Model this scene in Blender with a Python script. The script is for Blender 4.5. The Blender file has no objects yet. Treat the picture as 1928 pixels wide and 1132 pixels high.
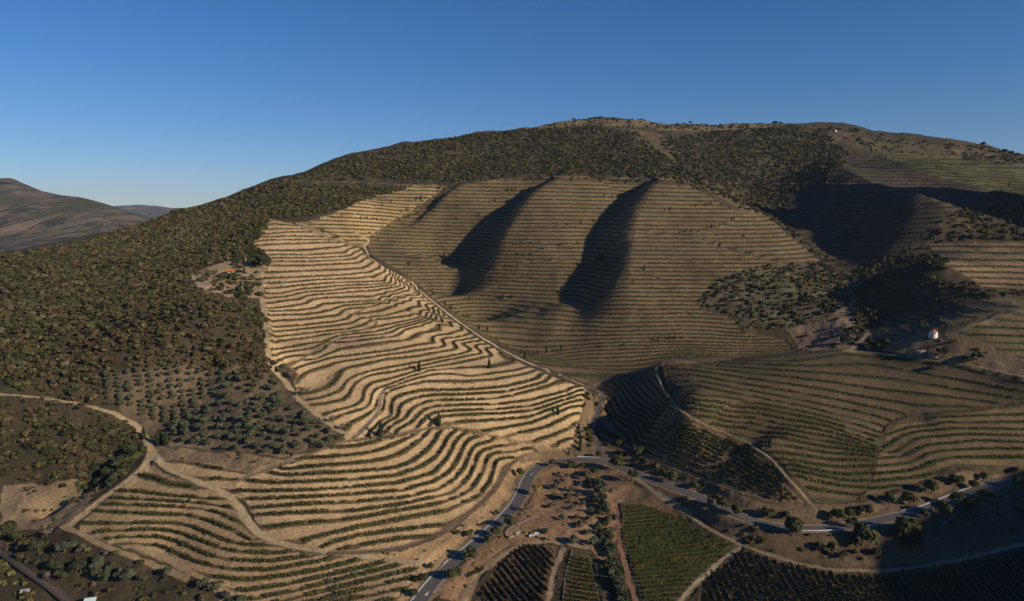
import bpy, math, random
import numpy as np
from mathutils import Vector
random.seed(7); rng = np.random.default_rng(11)
C = bpy.context.scene.collection
SC = bpy.context.scene
# ---------------------------------------------------------------- camera, sky, sun, exposure
CAMZ = 150.0; PITCH = math.radians(6.7); F = 1285.0
cam_d = bpy.data.cameras.new('camera'); cam = bpy.data.objects.new('camera', cam_d); C.objects.link(cam)
cam_d.sensor_width = 36; cam_d.lens = 36*F/1928; cam_d.clip_start = 1; cam_d.clip_end = 60000
cam.location = (0, 0, CAMZ); cam.rotation_euler = (math.pi/2-PITCH, 0, 0)
SC.camera = cam
HAZE = 2.4e-5
SUN_EL = math.radians(23.0); SUN_AZ = math.radians(-33.0)   # azimuth counted from +x, negative = behind the camera
sdir = Vector((math.cos(SUN_EL)*math.cos(SUN_AZ), math.cos(SUN_EL)*math.sin(SUN_AZ), math.sin(SUN_EL)))
sun_d = bpy.data.lights.new('sun', 'SUN'); sun = bpy.data.objects.new('sun', sun_d); C.objects.link(sun)
sun_d.energy = 4.9; sun_d.angle = math.radians(0.5); sun_d.color = (1.0, 0.83, 0.62)
sun.rotation_euler = sdir.to_track_quat('Z', 'Y').to_euler()
w = bpy.data.worlds.new('World'); SC.world = w; w.use_nodes = True
nt = w.node_tree; sky = nt.nodes.new('ShaderNodeTexSky'); sky.sky_type = 'NISHITA'; sky.sun_disc = False
sky.sun_elevation = SUN_EL; sky.sun_rotation = math.pi/2 - SUN_AZ; sky.altitude = 0; sky.air_density = 1.0; sky.dust_density = 0.0; sky.ozone_density = 6.0
bgn = nt.nodes['Background']; hs_ = nt.nodes.new('ShaderNodeHueSaturation'); hs_.inputs['Saturation'].default_value = 1.18; nt.links.new(sky.outputs[0], hs_.inputs['Color']); tn_ = nt.nodes.new('ShaderNodeMix'); tn_.data_type = 'RGBA'; tn_.blend_type = 'MULTIPLY'; tn_.inputs[0].default_value = 1; tn_.inputs[7].default_value = (.94, .89, 1.0, 1); nt.links.new(hs_.outputs[0], tn_.inputs[6]); nt.links.new(tn_.outputs[2], bgn.inputs[0]); bgn.inputs[1].default_value = 0.087
SC.view_settings.view_transform = 'Standard'; SC.view_settings.look = 'None'; SC.view_settings.exposure = 0.0; SC.view_settings.gamma = 1.0
# ---------------------------------------------------------------- helpers
cp, sp = math.cos(PITCH), math.sin(PITCH)
def ray(px, py):
    u = (np.asarray(px, float)-964)/F; v = (566-np.asarray(py, float))/F
    return u, cp+v*sp, -sp+v*cp
def P(px, py, d=None, z=None):
    u, a, b = ray(px, py)
    t = d/a if d is not None else (z-CAMZ)/b
    return [float(u*t), float(a*t), float(CAMZ+b*t)]
def _hash(ix, iy, s):
    h = (ix.astype(np.int64)*374761393 + iy.astype(np.int64)*668265263 + s*982451653) & 0xffffffff
    h = ((h ^ (h >> 13))*1274126177) & 0xffffffff
    return ((h ^ (h >> 16)) & 0xffff)/65535.0
def vnoise(x, y, s=0):
    ix = np.floor(x); iy = np.floor(y); fx = x-ix; fy = y-iy
    fx = fx*fx*fx*(fx*(fx*6-15)+10); fy = fy*fy*fy*(fy*(fy*6-15)+10)
    ix = ix.astype(np.int64); iy = iy.astype(np.int64)
    a = _hash(ix, iy, s); b = _hash(ix+1, iy, s); c = _hash(ix, iy+1, s); d = _hash(ix+1, iy+1, s)
    return (a*(1-fx)+b*fx)*(1-fy)+(c*(1-fx)+d*fx)*fy - 0.5
def fbm(x, y, s=0, o=4):
    r = 0; a = 1.0
    for k in range(o):
        r = r + a*vnoise(x+17.3*k, y-9.1*k, s+k); x = x*2.03; y = y*2.03; a *= 0.5
    return r
def tps_fit(X, V, lam=0.0, S=300.0):
    X = np.array(X, float)/S; V = np.array(V, float); n = len(X)
    d2 = ((X[:, None]-X[None])**2).sum(-1); K = 0.5*d2*np.log(d2+1e-12); K[np.diag_indices(n)] = lam
    Pm = np.c_[np.ones(n), X]; A = np.zeros((n+3, n+3)); A[:n, :n] = K; A[:n, n:] = Pm; A[n:, :n] = Pm.T
    w = np.linalg.solve(A, np.r_[V, np.zeros(3)])
    def ev(x, y):
        x = np.asarray(x, float); sh = x.shape; x = x.ravel()/S; y = np.asarray(y, float).ravel()/S
        out = np.empty(len(x))
        for i in range(0, len(x), 20000):
            a = x[i:i+20000]; b = y[i:i+20000]
            d2 = (a[:, None]-X[None, :, 0])**2+(b[:, None]-X[None, :, 1])**2
            out[i:i+20000] = (0.5*d2*np.log(d2+1e-12))@w[:n]+w[n]+w[n+1]*a+w[n+2]*b
        return out.reshape(sh)
    return ev
def seg_dist(x, y, pl):
    """distance, arclength parameter and signed side to a polyline of (x, y, ...)"""
    best = np.full(x.shape, 1e9); side = np.zeros(x.shape); par = np.zeros(x.shape); acc = 0.0
    for (a, b) in zip(pl[:-1], pl[1:]):
        ax, ay, bx, by = a[0], a[1], b[0], b[1]; dx = bx-ax; dy = by-ay; L2 = dx*dx+dy*dy+1e-9
        t = np.clip(((x-ax)*dx+(y-ay)*dy)/L2, 0, 1); ex = x-ax-t*dx; ey = y-ay-t*dy; d = np.hypot(ex, ey)
        m = d < best; best = np.where(m, d, best); side = np.where(m, np.sign(dx*ey-dy*ex), side)
        par = np.where(m, acc+t*math.sqrt(L2), par); acc += math.sqrt(L2)
    return best, par, side
def inpoly(x, y, pl):
    r = np.zeros(x.shape, bool); n = len(pl)
    xs = [p[0] for p in pl]; ys = [p[1] for p in pl]
    bb = (x > min(xs)) & (x < max(xs)) & (y > min(ys)) & (y < max(ys)); X = x[bb]; Y = y[bb]; q = np.zeros(X.shape, bool)
    for i in range(n):
        x0, y0 = pl[i][:2]; x1, y1 = pl[i-1][:2]
        if y0 == y1: continue
        c = ((y0 > Y) != (y1 > Y)) & (X < (x1-x0)*(Y-y0)/(y1-y0)+x0); q ^= c
    r[bb] = q; return r
def sstep(a, b, x):
    t = np.clip((x-a)/(b-a), 0, 1); return t*t*(3-2*t)
# ---------------------------------------------------------------- terrain: measured points of the valley
# visible points: (photo x, photo y, forward distance in metres)
GD = [(1120,222,1350),(1300,230,1400),(1450,236,1450),(1570,245,1480),(1700,268,1450),(1850,275,1400),(1928,295,1350),
 (1000,237,1320),(900,247,1270),(760,268,1200),(640,292,1140),(560,328,1090),(500,345,1060),(400,380,980),(325,398,930),(250,425,880),(170,450,830),(100,462,800),(0,478,780),
 (300,450,800),(200,500,650),(100,540,590),(0,590,520),(0,540,620),(0,500,720),(400,430,830),(450,400,930),(550,370,960),
 (300,500,640),(300,560,488),(430,510,545),(350,520,540),(350,460,720),(460,450,720),
 (510,412,690),(570,425,730),(610,405,860),(650,410,860),(680,462,830),(620,440,760),
 (700,490,770),(765,520,713),(800,553,660),(850,595,605),(900,630,565),(950,660,530),(1000,685,492),(1050,705,465),(1110,728,437),
 (1000,670,560),(1000,600,650),(1000,500,790),(1000,420,900),(1000,340,1020),(1100,700,515),
 (860,345,1020),(750,420,900),(800,480,830),(860,560,730),(900,600,660),(700,450,850),
 (1200,600,640),(1200,500,760),(1200,420,880),(1200,345,1010),(1400,400,900),(1400,500,745),(1350,340,1010),(1540,490,770),(1400,600,615),(1300,670,540),(1200,700,520),
 (1500,400,960),(1600,450,850),(1700,400,850),(1590,290,1180),(1500,330,1110),(1700,317,1040),(1790,347,950),(1870,364,870),(1928,376,840),(1928,330,1040),(1850,400,780),(1850,430,750),(1928,480,650),(1780,470,700),(1700,450,770),(1600,380,950),
 (1120,280,1190),(1350,290,1200),(900,300,1140),(750,320,1080),(620,345,1040),(700,380,980),(1750,295,1200),(1480,280,1230),
 (1480,560,640),(1560,640,530),(1620,560,630),(1610,620,560),(1600,500,760)]
# visible points: (photo x, photo y, height above the datum)
GZ = [(787,1132,6),(850,1062,8),(905,1017,9),(950,975,10),(985,930,11),(1000,895,12),(1030,872,13),(1090,864,14),(1140,866,14),(1200,895,14),(1290,925,14),(1380,968,13),(1440,988,12),(1540,995,12),(1640,983,13),(1740,960,15),(1830,925,17),(1928,905,18),
 (550,932,25),(550,809,41),(560,715,55),(530,642,70),(520,574,88),(500,514,108),(490,457,130),
 (0,930,17),(130,990,16),(0,1040,5),(130,1132,1),(200,1132,4),(230,1050,12),(330,1132,7),(430,1120,8),(200,900,22),(60,870,26),(0,800,38),(0,742,50),(130,757,48),(230,785,41),(285,850,31),
 (200,640,76),(100,620,74),(0,680,60),(300,640,78),(400,700,60),(400,800,40),(300,760,45),(400,600,90),(440,640,78),(330,560,96),
 (500,1030,15),(780,1060,9),(350,900,26),(460,970,19),(600,1100,8),(200,960,19),(300,1040,12),(400,1000,17),
 (700,932,22),(850,870,25),(900,900,18.5),(950,860,18),(1000,850,18),(1090,850,16),(1100,790,28),(1000,780,34),(900,780,37),(1000,735,43),(900,700,52),(700,700,58),(700,650,69),(800,660,61),(650,770,45),(750,800,37),(780,1000,14),(880,960,13),
 (640,870,32),(700,560,88),(620,560,92),(780,600,75),(600,500,112),(680,530,98),
 (1120,760,25),(1120,800,21),(1130,850,16),
 (1240,690,44),(1180,708,38),(1400,680,50),(1500,665,55),(1600,655,58),
 (1290,780,38),(1340,805,34),(1400,830,30),(1450,860,26),(1530,950,17),(1200,850,17),(1165,775,24),(1200,740,31),(1290,850,24),(1350,930,16.5),(1430,940,17),(1350,870,23),
 (1500,850,27),(1600,900,19),(1550,760,40),(1500,710,49),(1650,800,33),(1700,880,22),(1800,780,38),(1928,760,42),(1800,860,25),(1928,850,28),(1800,720,48),(1928,720,52),(1700,720,47),(1640,860,25),
 (1640,660,57),(1740,665,61),(1757,632,71),(1850,680,60),(1928,690,59),(1850,640,72),(1928,600,82),(1850,610,78),
 (1650,625,62),(1800,585,82),(1900,557,92),(1720,610,72),
 (1750,500,112),(1850,520,104),
 (1000,1000,9),(1100,950,9.5),(1050,900,12),(1180,960,8),(1050,1100,5),(1250,1100,4),(1390,1030,6),(1500,1060,4.5),(1150,1050,5),(1928,1025,7),(1700,1070,4),(1600,1020,9),(1800,1000,11),(900,1100,5),(1928,1110,2),(1500,1125,2),(1300,960,9.5)]
# points hidden from the photograph's view, world metres
HW = [(-181+60,880,80),(-45,700,44),(0,620,40),(30,560,35),(60,505,30),(-90,790,62),
 (60,470,27),
 (110,545,32),(180,545,38),(250,545,44),(300,545,48),
 (-700,900,90),(-560,1100,60),(-400,1250,80),(-250,1400,110),(0,1550,160),(200,1700,200),(500,1800,200),(800,1700,180),(-600,1500,20),(-900,1300,20),(0,2400,80),(700,2400,100),(-700,2300,10),(1300,1500,170),(1300,900,150),(900,900,140),(900,600,130),
 (-700,500,60),(-600,300,40),(-500,600,70),(-300,200,5),(-300,0,-5),(0,150,-4),(0,0,-8),(200,0,20),(0,-300,0),(-400,-300,0),
 (150,180,0),(225,215,4),(300,210,45),(360,180,85),(430,150,110),(400,60,90),(520,200,140),(420,330,60),(600,400,100),(500,-200,60),(330,320,34),(250,100,35)]
pts = [P(x, y, d=d) for x, y, d in GD]+[P(x, y, z=z) for x, y, z in GZ]+[list(map(float, h)) for h in HW]
_T = tps_fit([p[:2] for p in pts], [p[2] for p in pts], lam=2e-4)
# the far slopes dip out of sight behind the skyline
AZF = np.radians(np.linspace(-43, 46, 1480)); AZ = np.concatenate([np.radians(np.arange(-180, -43, 4.0)), AZF, np.radians(np.arange(50, 181, 4.0))])
RF = np.exp(np.linspace(math.log(195), math.log(1750), 800)); R = np.concatenate([[0.5, 40, 90, 130, 160, 180], RF, [1850, 2000, 2200, 2500]])
azc = np.linspace(-43, 50, 320); rc = np.exp(np.linspace(math.log(100), math.log(2600), 300))
def relief_base(x, y):
    return _T(x, y)
_G = None
RAC, RRC = np.meshgrid(np.radians(azc), rc)
_G = relief_base(RRC*np.sin(RAC), RRC*np.cos(RAC))
EXTRA = []      # relief functions added on top
def cubic(G, fi, fj):
    i = np.clip(np.floor(fi).astype(int), 1, G.shape[0]-3); j = np.clip(np.floor(fj).astype(int), 1, G.shape[1]-3)
    a = fi-i; b = fj-j
    def wts(t): return (-.5*t+t*t-.5*t**3, 1-2.5*t*t+1.5*t**3, .5*t+2*t*t-1.5*t**3, -.5*t*t+.5*t**3)
    wa = wts(a); wb = wts(b); out = 0
    for m in range(4):
        row = 0
        for n in range(4): row = row+wb[n]*G[i+m-1, j+n-1]
        out = out+wa[m]*row
    return out
def H(x, y):
    """smooth ground height"""
    x = np.asarray(x, float); y = np.asarray(y, float)
    r = np.hypot(x, y); az = np.degrees(np.arctan2(x, y))
    ok = (r > 110) & (r < 2500) & (az > -42.5) & (az < 49.5)
    z = np.empty(x.shape)
    if ok.any():
        fi = (np.log(r[ok])-math.log(100))/(math.log(2600)-math.log(100))*(len(rc)-1); fj = (az[ok]+43)/93*(len(azc)-1)
        z[ok] = cubic(_G, fi, fj)
    if (~ok).any(): z[~ok] = _T(x[~ok], y[~ok])
    for f in EXTRA: z = z+f(x, y)
    return z
RS = np.exp(np.linspace(math.log(180), math.log(2200), 1100))
def onground(pl, rmin=180, rmax=2200):
    """photo points -> where their rays meet the ground"""
    pl = np.array(pl, float); u, a, b = ray(pl[:, 0], pl[:, 1]); h = np.hypot(u, a)
    X = (u/h)[:, None]*RS; Y = (a/h)[:, None]*RS; Z = CAMZ+(b/h)[:, None]*RS
    D = Z-H(X, Y); D = np.where((RS < rmin)[None], 1.0, D)
    hit = D <= 0; k = np.argmax(hit, 1); ok = hit.any(1); k = np.clip(k, 1, None); i = np.arange(len(pl))
    d0 = D[i, k-1]; d1 = D[i, k]; t = np.where(ok, d0/(d0-d1+1e-9), 0)
    # if the ray misses, take the closest approach
    kk = np.argmin(np.where((RS < rmin)[None] | (RS > rmax)[None], 1e9, D), 1)
    r = np.where(ok, RS[k-1]+t*(RS[k]-RS[k-1]), RS[kk])
    x = u/h*r; y = a/h*r
    return np.c_[x, y, H(x, y)]
def dens(pl, step=8):
    out = []
    for a, b in zip(pl[:-1], pl[1:]):
        n = max(1, int(math.hypot(b[0]-a[0], b[1]-a[1])/step))
        for k in range(n): out.append((a[0]+(b[0]-a[0])*k/n, a[1]+(b[1]-a[1])*k/n))
    out.append(tuple(pl[-1][:2])); return out
def smooth_line(pl, it=2):
    pl = [tuple(p[:2]) for p in pl]
    for _ in range(it):
        q = [pl[0]]
        for a, b in zip(pl[:-1], pl[1:]):
            q += [(.75*a[0]+.25*b[0], .75*a[1]+.25*b[1]), (.25*a[0]+.75*b[0], .25*a[1]+.75*b[1])]
        q.append(pl[-1]); pl = q
    return pl
# ---------------------------------------------------------------- gullies and spurs added to the smooth hill
def lsmooth(w, n=14):
    q = arc_resample(np.array(w), 8.0); q = np.stack([box_smooth(q[:, 0], n), box_smooth(q[:, 1], n)], -1); return [tuple(p) for p in q[::4]]+[tuple(q[-1])]
def arc_resample(pl, step):
    pl = np.array(pl, float); s = np.r_[0, np.cumsum(np.hypot(*np.diff(pl[:, :2], axis=0).T))]
    n = max(2, int(s[-1]/step)); q = np.linspace(0, s[-1], n); return np.stack([np.interp(q, s, pl[:, k]) for k in range(pl.shape[1])], -1)
def box_smooth(a, n):
    for _ in range(n): a = np.r_[a[:1], .25*a[:-2]+.5*a[1:-1]+.25*a[2:], a[-1:]]
    return a
def spur(pl, A, W, L, back=0.0, fade=40.0, base=None):
    """a spur whose steep side rises to the right of the line pl over W metres and then falls off over L metres"""
    w = lsmooth([tuple(p[:2]) for p in onground(dens(pl, 12), rmin=560)], 60)
    tot = sum(math.hypot(b[0]-a[0], b[1]-a[1]) for a, b in zip(w[:-1], w[1:]))
    def f(x, y):
        d, t, s = seg_dist(x, y, w); sd = d*s
        up = sstep(0, W, sd)*np.exp(-np.clip(sd-W, 0, None)/L)
        dn = -back*np.exp(-(np.clip(-sd, 0, None)/30)**2)*sstep(0, W*.6, W*.6-np.clip(sd, 0, None))
        env = sstep(0, 55, t)*sstep(0, fade, tot-t)*(1-.3*t/tot)
        return (A*up+dn)*env
    return f
def bump(pl, A, wl, wr, fade=30.0):
    w = [tuple(p[:2]) for p in onground(dens(pl, 20))]
    tot = sum(math.hypot(b[0]-a[0], b[1]-a[1]) for a, b in zip(w[:-1], w[1:]))
    def f(x, y):
        d, t, s = seg_dist(x, y, w)
        return A*np.exp(-(d/np.where(s > 0, wr, wl))**2)*sstep(0, fade, t)*sstep(0, fade, tot-t)
    return f
_new = [spur([(870,335),(845,352),(780,395),(735,425),(700,448),(688,470)], 20, 28, 110, 6, 60),
        spur([(1040,330),(1000,352),(955,400),(905,450),(870,495),(842,528),(815,552)], 38, 66, 120, 8, 150),
        spur([(1215,350),(1184,381),(1136,426),(1111,471),(1093,514),(1080,556),(1072,610),(1068,650),(1066,700)], 42, 56, 140, 7, 150),
        spur([(1020,560),(1000,600),(985,650)], 7, 26, 80, 1, 40),
        spur([(1390,330),(1430,380),(1475,440),(1545,500),(1590,530)], 46, 120, 60, 4, 60),
        bump([(1210,700),(1240,700),(1290,780),(1340,808),(1370,820)], 9, 16, 28, 20),
        bump([(1150,745),(1165,790),(1200,830)], -6, 22, 14, 15),
        bump([(1400,832),(1450,862),(1490,910),(1530,950)], 6, 15, 30, 15),
        bump([(1620,655),(1700,640),(1757,626),(1850,602),(1960,575)], 3, 14, 20),
        bump([(1655,850),(1668,815),(1690,795),(1760,780)], -3, 14, 10, 10),
        bump([(720,735),(722,760),(712,790),(690,812)], -2.2, 9, 9, 10),
        bump([(40,985),(90,955),(130,925)], -7, 6, 6, 10),
        bump([(170,930),(178,880),(190,850)], -6, 9, 9, 10),
        bump([(1105,745),(1100,790),(1108,850)], -4, 9, 9, 12)]
EXTRA = _new
EXTRA.append(lambda x, y: 1.6*fbm(x/70, y/70, 3, 3)+sstep(560, 700, np.hypot(x, y))*3.2*fbm(x/48, y/48, 4, 3)+sstep(700, 1000, np.hypot(x, y))*9*fbm(x/130, y/130, 5, 4)*(1-sstep(-80, 60, x+0*y)*sstep(1050, 850, np.hypot(x, y))))
EXTRA.append(lambda x, y: 330*(1+.22*fbm(x/60, y/60, 6, 3))*np.exp(-(((x-905)/120)**2+((y-580)/105)**2))+38*np.exp(-(((x-430)/75)**2+((y-95)/85)**2)))      # unseen peak added at right shades the dark terraces, low hill the corner
# ---------------------------------------------------------------- terraced blocks: traced rows (row number, photo polyline) and outline
BL = {}
BL['A'] = dict(rows=[(13,[(262,895),(290,900),(318,913),(350,917),(396,923)]),(12,[(223,925),(269,928),(315,934),(373,938),(435,943)]),
 (10,[(182,950),(223,951),(281,953),(338,955),(384,959),(419,969),(453,987),(478,1010)]),(9,[(170,962),(235,966),(304,969),(350,971),(384,978),(419,992),(453,1004),(490,1018)]),
 (8,[(157,987),(212,987),(281,986),(327,986),(361,992),(396,1008),(430,1021),(460,1026),(520,1031),(545,1035)]),(7,[(166,1003),(212,1000),(281,998),(327,1001),(361,1012),(396,1026),(430,1037),(460,1041),(520,1043),(592,1039)]),
 (6,[(191,1015),(235,1012),(292,1012),(327,1018),(361,1033),(396,1047),(430,1055),(460,1057),(508,1058),(568,1050),(628,1044)]),(5,[(207,1023),(258,1024),(299,1028),(327,1040),(361,1056),(396,1066),(442,1074),(508,1074),(580,1062),(664,1047)]),
 (4,[(470,1093),(532,1086),(604,1074),(695,1052)]),(3,[(470,1112),(532,1103),(628,1083),(743,1057)]),(2,[(489,1127),(580,1108),(676,1083),(780,1059)]),(1,[(556,1127),(628,1110),(700,1093),(777,1074)]),(0,[(609,1130),(676,1112),(758,1093)]),(-1,[(652,1131),(700,1122),(755,1110)])],
 poly=[(282,872),(310,893),(350,908),(420,933),(452,972),(482,1014),(560,1042),(700,1055),(790,1068),(782,1090),(748,1128),(730,1160),(430,1160),(395,1100),(300,1055),(230,1028),(150,1002),(150,985),(200,942),(255,897)],
 bank=(.40,.28,.15), plat=(.115,.095,.045), vine=(.05,.056,.022), name='lower left terraces, between the dirt track and the paved road', hs=1.0)
BL['B'] = dict(rows=[(12,[(540,877),(572,865),(628,860),(678,856),(717,848),(752,834),(796,812)]),(11,[(540,884),(611,877),(681,872),(725,865),(761,852),(787,834),(810,811)]),
 (10,[(315,867),(350,870),(396,881),(460,890),(508,891),(540,896),(628,891),(699,886),(743,882),(778,870),(805,850),(823,827),(837,808)]),
 (9,[(361,901),(407,901),(460,906),(520,910),(604,907),(676,903),(748,896),(784,884),(820,864),(838,839),(852,818),(868,809)]),
 (8,[(439,924),(480,926),(580,924),(676,917),(748,911),(820,890),(841,867),(855,839),(869,820),(894,812)]),(7,[(460,940),(580,937),(676,931),(760,924),(820,906),(847,890),(864,867),(877,839),(896,823),(922,819)]),
 (6,[(474,957),(580,950),(676,945),(760,938),(820,924),(855,904),(877,881),(887,853),(901,839),(930,830),(961,829)]),(5,[(480,970),(580,966),(676,962),(760,950),(820,936),(855,927),(885,899),(896,872),(908,850),(935,841),(997,836)]),
 (4,[(496,994),(580,985),(664,978),(748,963),(820,951),(864,936),(894,917),(910,890),(919,864),(935,853),(970,851)]),(3,[(563,1021),(628,1004),(700,990),(772,975),(844,961),(900,936),(924,908),(933,880),(947,864),(970,855),(1005,851)]),
 (2,[(614,1026),(676,1009),(772,997),(849,987)]),(2,[(942,908),(945,885),(967,869)]),(1,[(638,1033),(676,1028),(748,1016),(827,1006)])],
 poly=[(300,862),(330,864),(400,874),(470,890),(540,874),(600,850),(655,834),(740,826),(800,811),(850,808),(920,824),(1000,840),(1008,850),(965,866),(955,900),(925,940),(850,990),(800,1018),(700,1040),(640,1038),(560,1030),(505,1010),(480,975),(462,940),(430,925),(370,903),(330,885)],
 bank=(.475,.335,.18), plat=(.13,.095,.048), vine=(.048,.055,.023), name='middle terraces, below the cypress lane', hs=1.0)
BL['C'] = dict(rows=[(-3,[(1041,837),(1081,825)]),(-2,[(1005,830),(1041,821),(1076,805)]),(-1,[(958,818),(997,812),(1032,804),(1058,791),(1083,780)]),(0,[(919,810),(961,805),(997,798),(1032,784),(1057,775),(1076,766),(1089,763)]),
 (1,[(836,798),(873,795),(944,790),(997,786)]),(2,[(812,800),(828,786),(855,783),(908,780),(961,778),(997,774),(1023,768),(1050,758),(1096,744)]),(3,[(815,780),(832,776),(873,774),(944,771),(979,767),(1010,763)]),
 (4,[(757,806),(778,795),(787,785),(801,772),(823,765),(873,763),(944,761),(997,754),(1041,744),(1070,737),(1092,729)]),(5,[(757,808),(766,787),(777,771),(796,760),(823,754),(873,754),(908,753),(944,749),(977,742),(1024,730),(1055,717),(1062,711)]),
 (6,[(713,813),(734,792),(752,772),(764,758),(787,749),(823,744),(860,744),(907,741),(950,739),(992,730),(1030,719),(1045,707)]),(7,[(738,785),(738,771),(740,755),(752,748),(778,740),(805,736),(860,735),(907,734),(960,727),(1003,717),(1024,704)]),
 (8,[(681,815),(699,799),(717,779),(725,758),(727,741),(743,733),(770,725),(805,718),(850,718),(869,719),(928,715),(981,706),(1018,697)]),(9,[(885,709),(907,706),(971,698),(1003,689)]),
 (10,[(632,787),(646,781),(681,771),(697,760),(701,744),(710,733),(731,726),(771,710),(812,698),(865,693),(928,691),(966,683)]),(11,[(611,781),(628,776),(667,765),(685,753),(687,739),(695,726),(717,717),(754,709),(800,694),(865,684),(926,670),(916,656),(941,655)]),
 (12,[(581,763),(602,762),(646,753),(657,744),(664,731),(674,719),(692,708),(718,703),(745,699),(800,688),(844,678),(907,666),(897,652),(928,646)]),(13,[(563,756),(604,750),(639,738),(648,730),(657,715),(674,707),(701,699),(736,692),(780,684),(865,668),(886,656),(873,646),(920,639)]),
 (14,[(586,740),(604,735),(627,724),(637,714),(644,700),(657,691),(683,687),(727,677),(780,672),(860,657),(854,644),(886,639),(911,634)]),(15,[(579,701),(612,691),(639,682),(674,677),(727,669),(780,662),(839,652),(833,639),(865,634),(899,625)]),
 (16,[(563,692),(595,682),(630,673),(674,668),(745,659),(780,651),(818,645),(817,634),(844,630),(886,616)]),(17,[(595,677),(621,666),(648,656),(692,650),(727,645),(770,640),(790,630),(830,622),(868,608)]),(18,[(621,647),(648,645),(692,640),(741,634),(762,622),(800,610),(845,594)]),
 (19,[(510,673),(533,664),(593,656)]),(20,[(510,662),(551,654),(586,647),(614,643)]),(21,[(510,644),(568,638),(639,626),(683,622),(706,617),(740,610),(800,598),(830,580)]),(22,[(510,636),(551,631),(604,625),(657,620),(688,611),(700,603),(760,596),(810,585)]),
 (23,[(514,625),(568,620),(621,615),(665,608),(676,601),(730,594),(785,578)]),(24,[(524,616),(568,613),(630,606),(657,600),(662,594),(720,585),(775,565)]),(25,[(521,604),(568,602),(621,596),(643,591),(650,583),(700,577),(765,557)]),
 (27,[(508,587),(566,584),(598,580),(605,573),(637,571),(716,566),(755,552),(770,540)]),(28,[(501,582),(548,577),(582,570),(586,564),(619,561),(707,557),(743,550),(760,533),(760,524)]),(29,[(504,571),(540,566),(570,563),(576,557),(619,554),(663,550),(707,547),(736,541),(748,524)]),
 (31,[(494,553),(534,552),(557,546),(592,543)]),(32,[(530,541),(584,536),(637,532),(690,531),(725,530),(737,517)]),(33,[(540,532),(601,527),(672,524),(707,518),(725,510)]),(34,[(506,524),(584,521),(654,517),(698,513),(716,504)]),
 (35,[(531,513),(592,509),(654,508),(686,504),(698,497)]),(36,[(513,500),(566,501),(637,497),(672,495),(686,488)]),(37,[(509,492),(584,493),(654,489)]),(38,[(509,486),(584,486),(650,483)]),(39,[(504,480),(584,480),(651,475)]),
 (40,[(495,472),(566,472),(628,466)]),(41,[(481,463),(531,459),(619,457)]),(42.4,[(495,450),(548,449),(610,450)]),(44,[(504,441),(540,437),(584,437)]),(45.4,[(495,428),(566,429)])],
 poly=[(500,413),(548,420),(575,432),(625,452),(678,468),(696,488),(762,524),(797,557),(846,598),(896,634),(945,664),(990,688),(1043,710),(1104,730),(1100,760),(1088,800),(1078,840),(1050,842),(990,830),(920,818),(890,808),(840,800),(800,806),(740,819),(662,826),(645,808),(605,785),(568,748),(552,722),(562,705),(545,692),(512,690),(508,670),(508,640),(503,600),(492,570),(500,548),(488,532),(492,518),(505,505),(512,490),(495,470),(470,462),(490,440),(495,420)],
 bank=(.50,.355,.195), plat=(.14,.105,.052), vine=(.05,.056,.024), name='sunlit upper terraces below the ridge road', hs=1.0, lam=3e-4)
BL['F'] = dict(rows=[(0,[(1105,720),(1200,712),(1350,690)]),(6,[(1030,672),(1100,664),(1250,656),(1480,656)]),(13,[(900,600),(1000,606),(1140,612),(1300,606),(1400,618)]),(22,[(820,538),(950,532),(1090,536),(1250,530),(1480,530)]),
 (31,[(720,476),(850,468),(1000,462),(1150,458),(1400,462),(1520,478)]),(39,[(640,420),(760,408),(900,402),(1050,398),(1200,402),(1380,408)]),(46,[(800,350),(850,350),(1000,345),(1150,343),(1290,352)])],
 poly=[(850,350),(900,340),(1000,338),(1150,340),(1300,350),(1380,395),(1450,405),(1480,440),(1550,492),(1470,495),(1400,508),(1350,530),(1320,580),(1380,600),(1400,625),(1480,640),(1500,662),(1400,676),(1240,690),(1180,705),(1120,728),(1105,722),(1050,702),(1000,680),(950,655),(900,626),(850,590),(800,547),(765,515),(700,480),(692,455),(720,430),(780,395)],
 bank=(.16,.115,.064), plat=(.06,.06,.028), vine=(.055,.062,.02), name='brown far slope', hs=1.0)
BL['T'] = dict(rows=[(31,[(600,440),(690,436)]),(39,[(640,400),(760,392)]),(45,[(780,350),(840,350)])],
 poly=[(575,420),(620,405),(700,370),(780,348),(845,350),(780,393),(720,428),(690,455),(678,462),(625,448)], bank=(.36,.25,.125), plat=(.09,.085,.035), vine=(.06,.068,.022), name='pale upper triangle of terraces', hs=1.0)
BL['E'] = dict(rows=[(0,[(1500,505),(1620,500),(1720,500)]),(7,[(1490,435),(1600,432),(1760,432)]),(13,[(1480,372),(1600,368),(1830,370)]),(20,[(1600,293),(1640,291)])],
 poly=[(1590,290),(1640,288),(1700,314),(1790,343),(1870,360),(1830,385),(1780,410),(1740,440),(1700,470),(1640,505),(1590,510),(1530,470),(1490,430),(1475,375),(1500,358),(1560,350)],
 bank=(.07,.053,.04), plat=(.045,.045,.025), vine=(.035,.04,.016), name='dark shaded terraces under the right summit', hs=1.0)  # bank colour lowered to deepen the shade on these terraces
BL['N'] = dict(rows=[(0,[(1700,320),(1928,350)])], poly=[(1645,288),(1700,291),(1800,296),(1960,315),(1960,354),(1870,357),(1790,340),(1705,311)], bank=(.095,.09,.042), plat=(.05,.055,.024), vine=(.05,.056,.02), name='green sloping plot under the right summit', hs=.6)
BL['G'] = dict(rows=[(0,[(1780,540),(1928,548)]),(9,[(1750,462),(1928,462)])], poly=[(1745,458),(1960,455),(1960,545),(1850,540),(1770,490)], bank=(.20,.14,.08), plat=(.07,.07,.03), vine=(.055,.06,.02), name='right edge terraces beside the wooded gully', hs=1.0)
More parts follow.
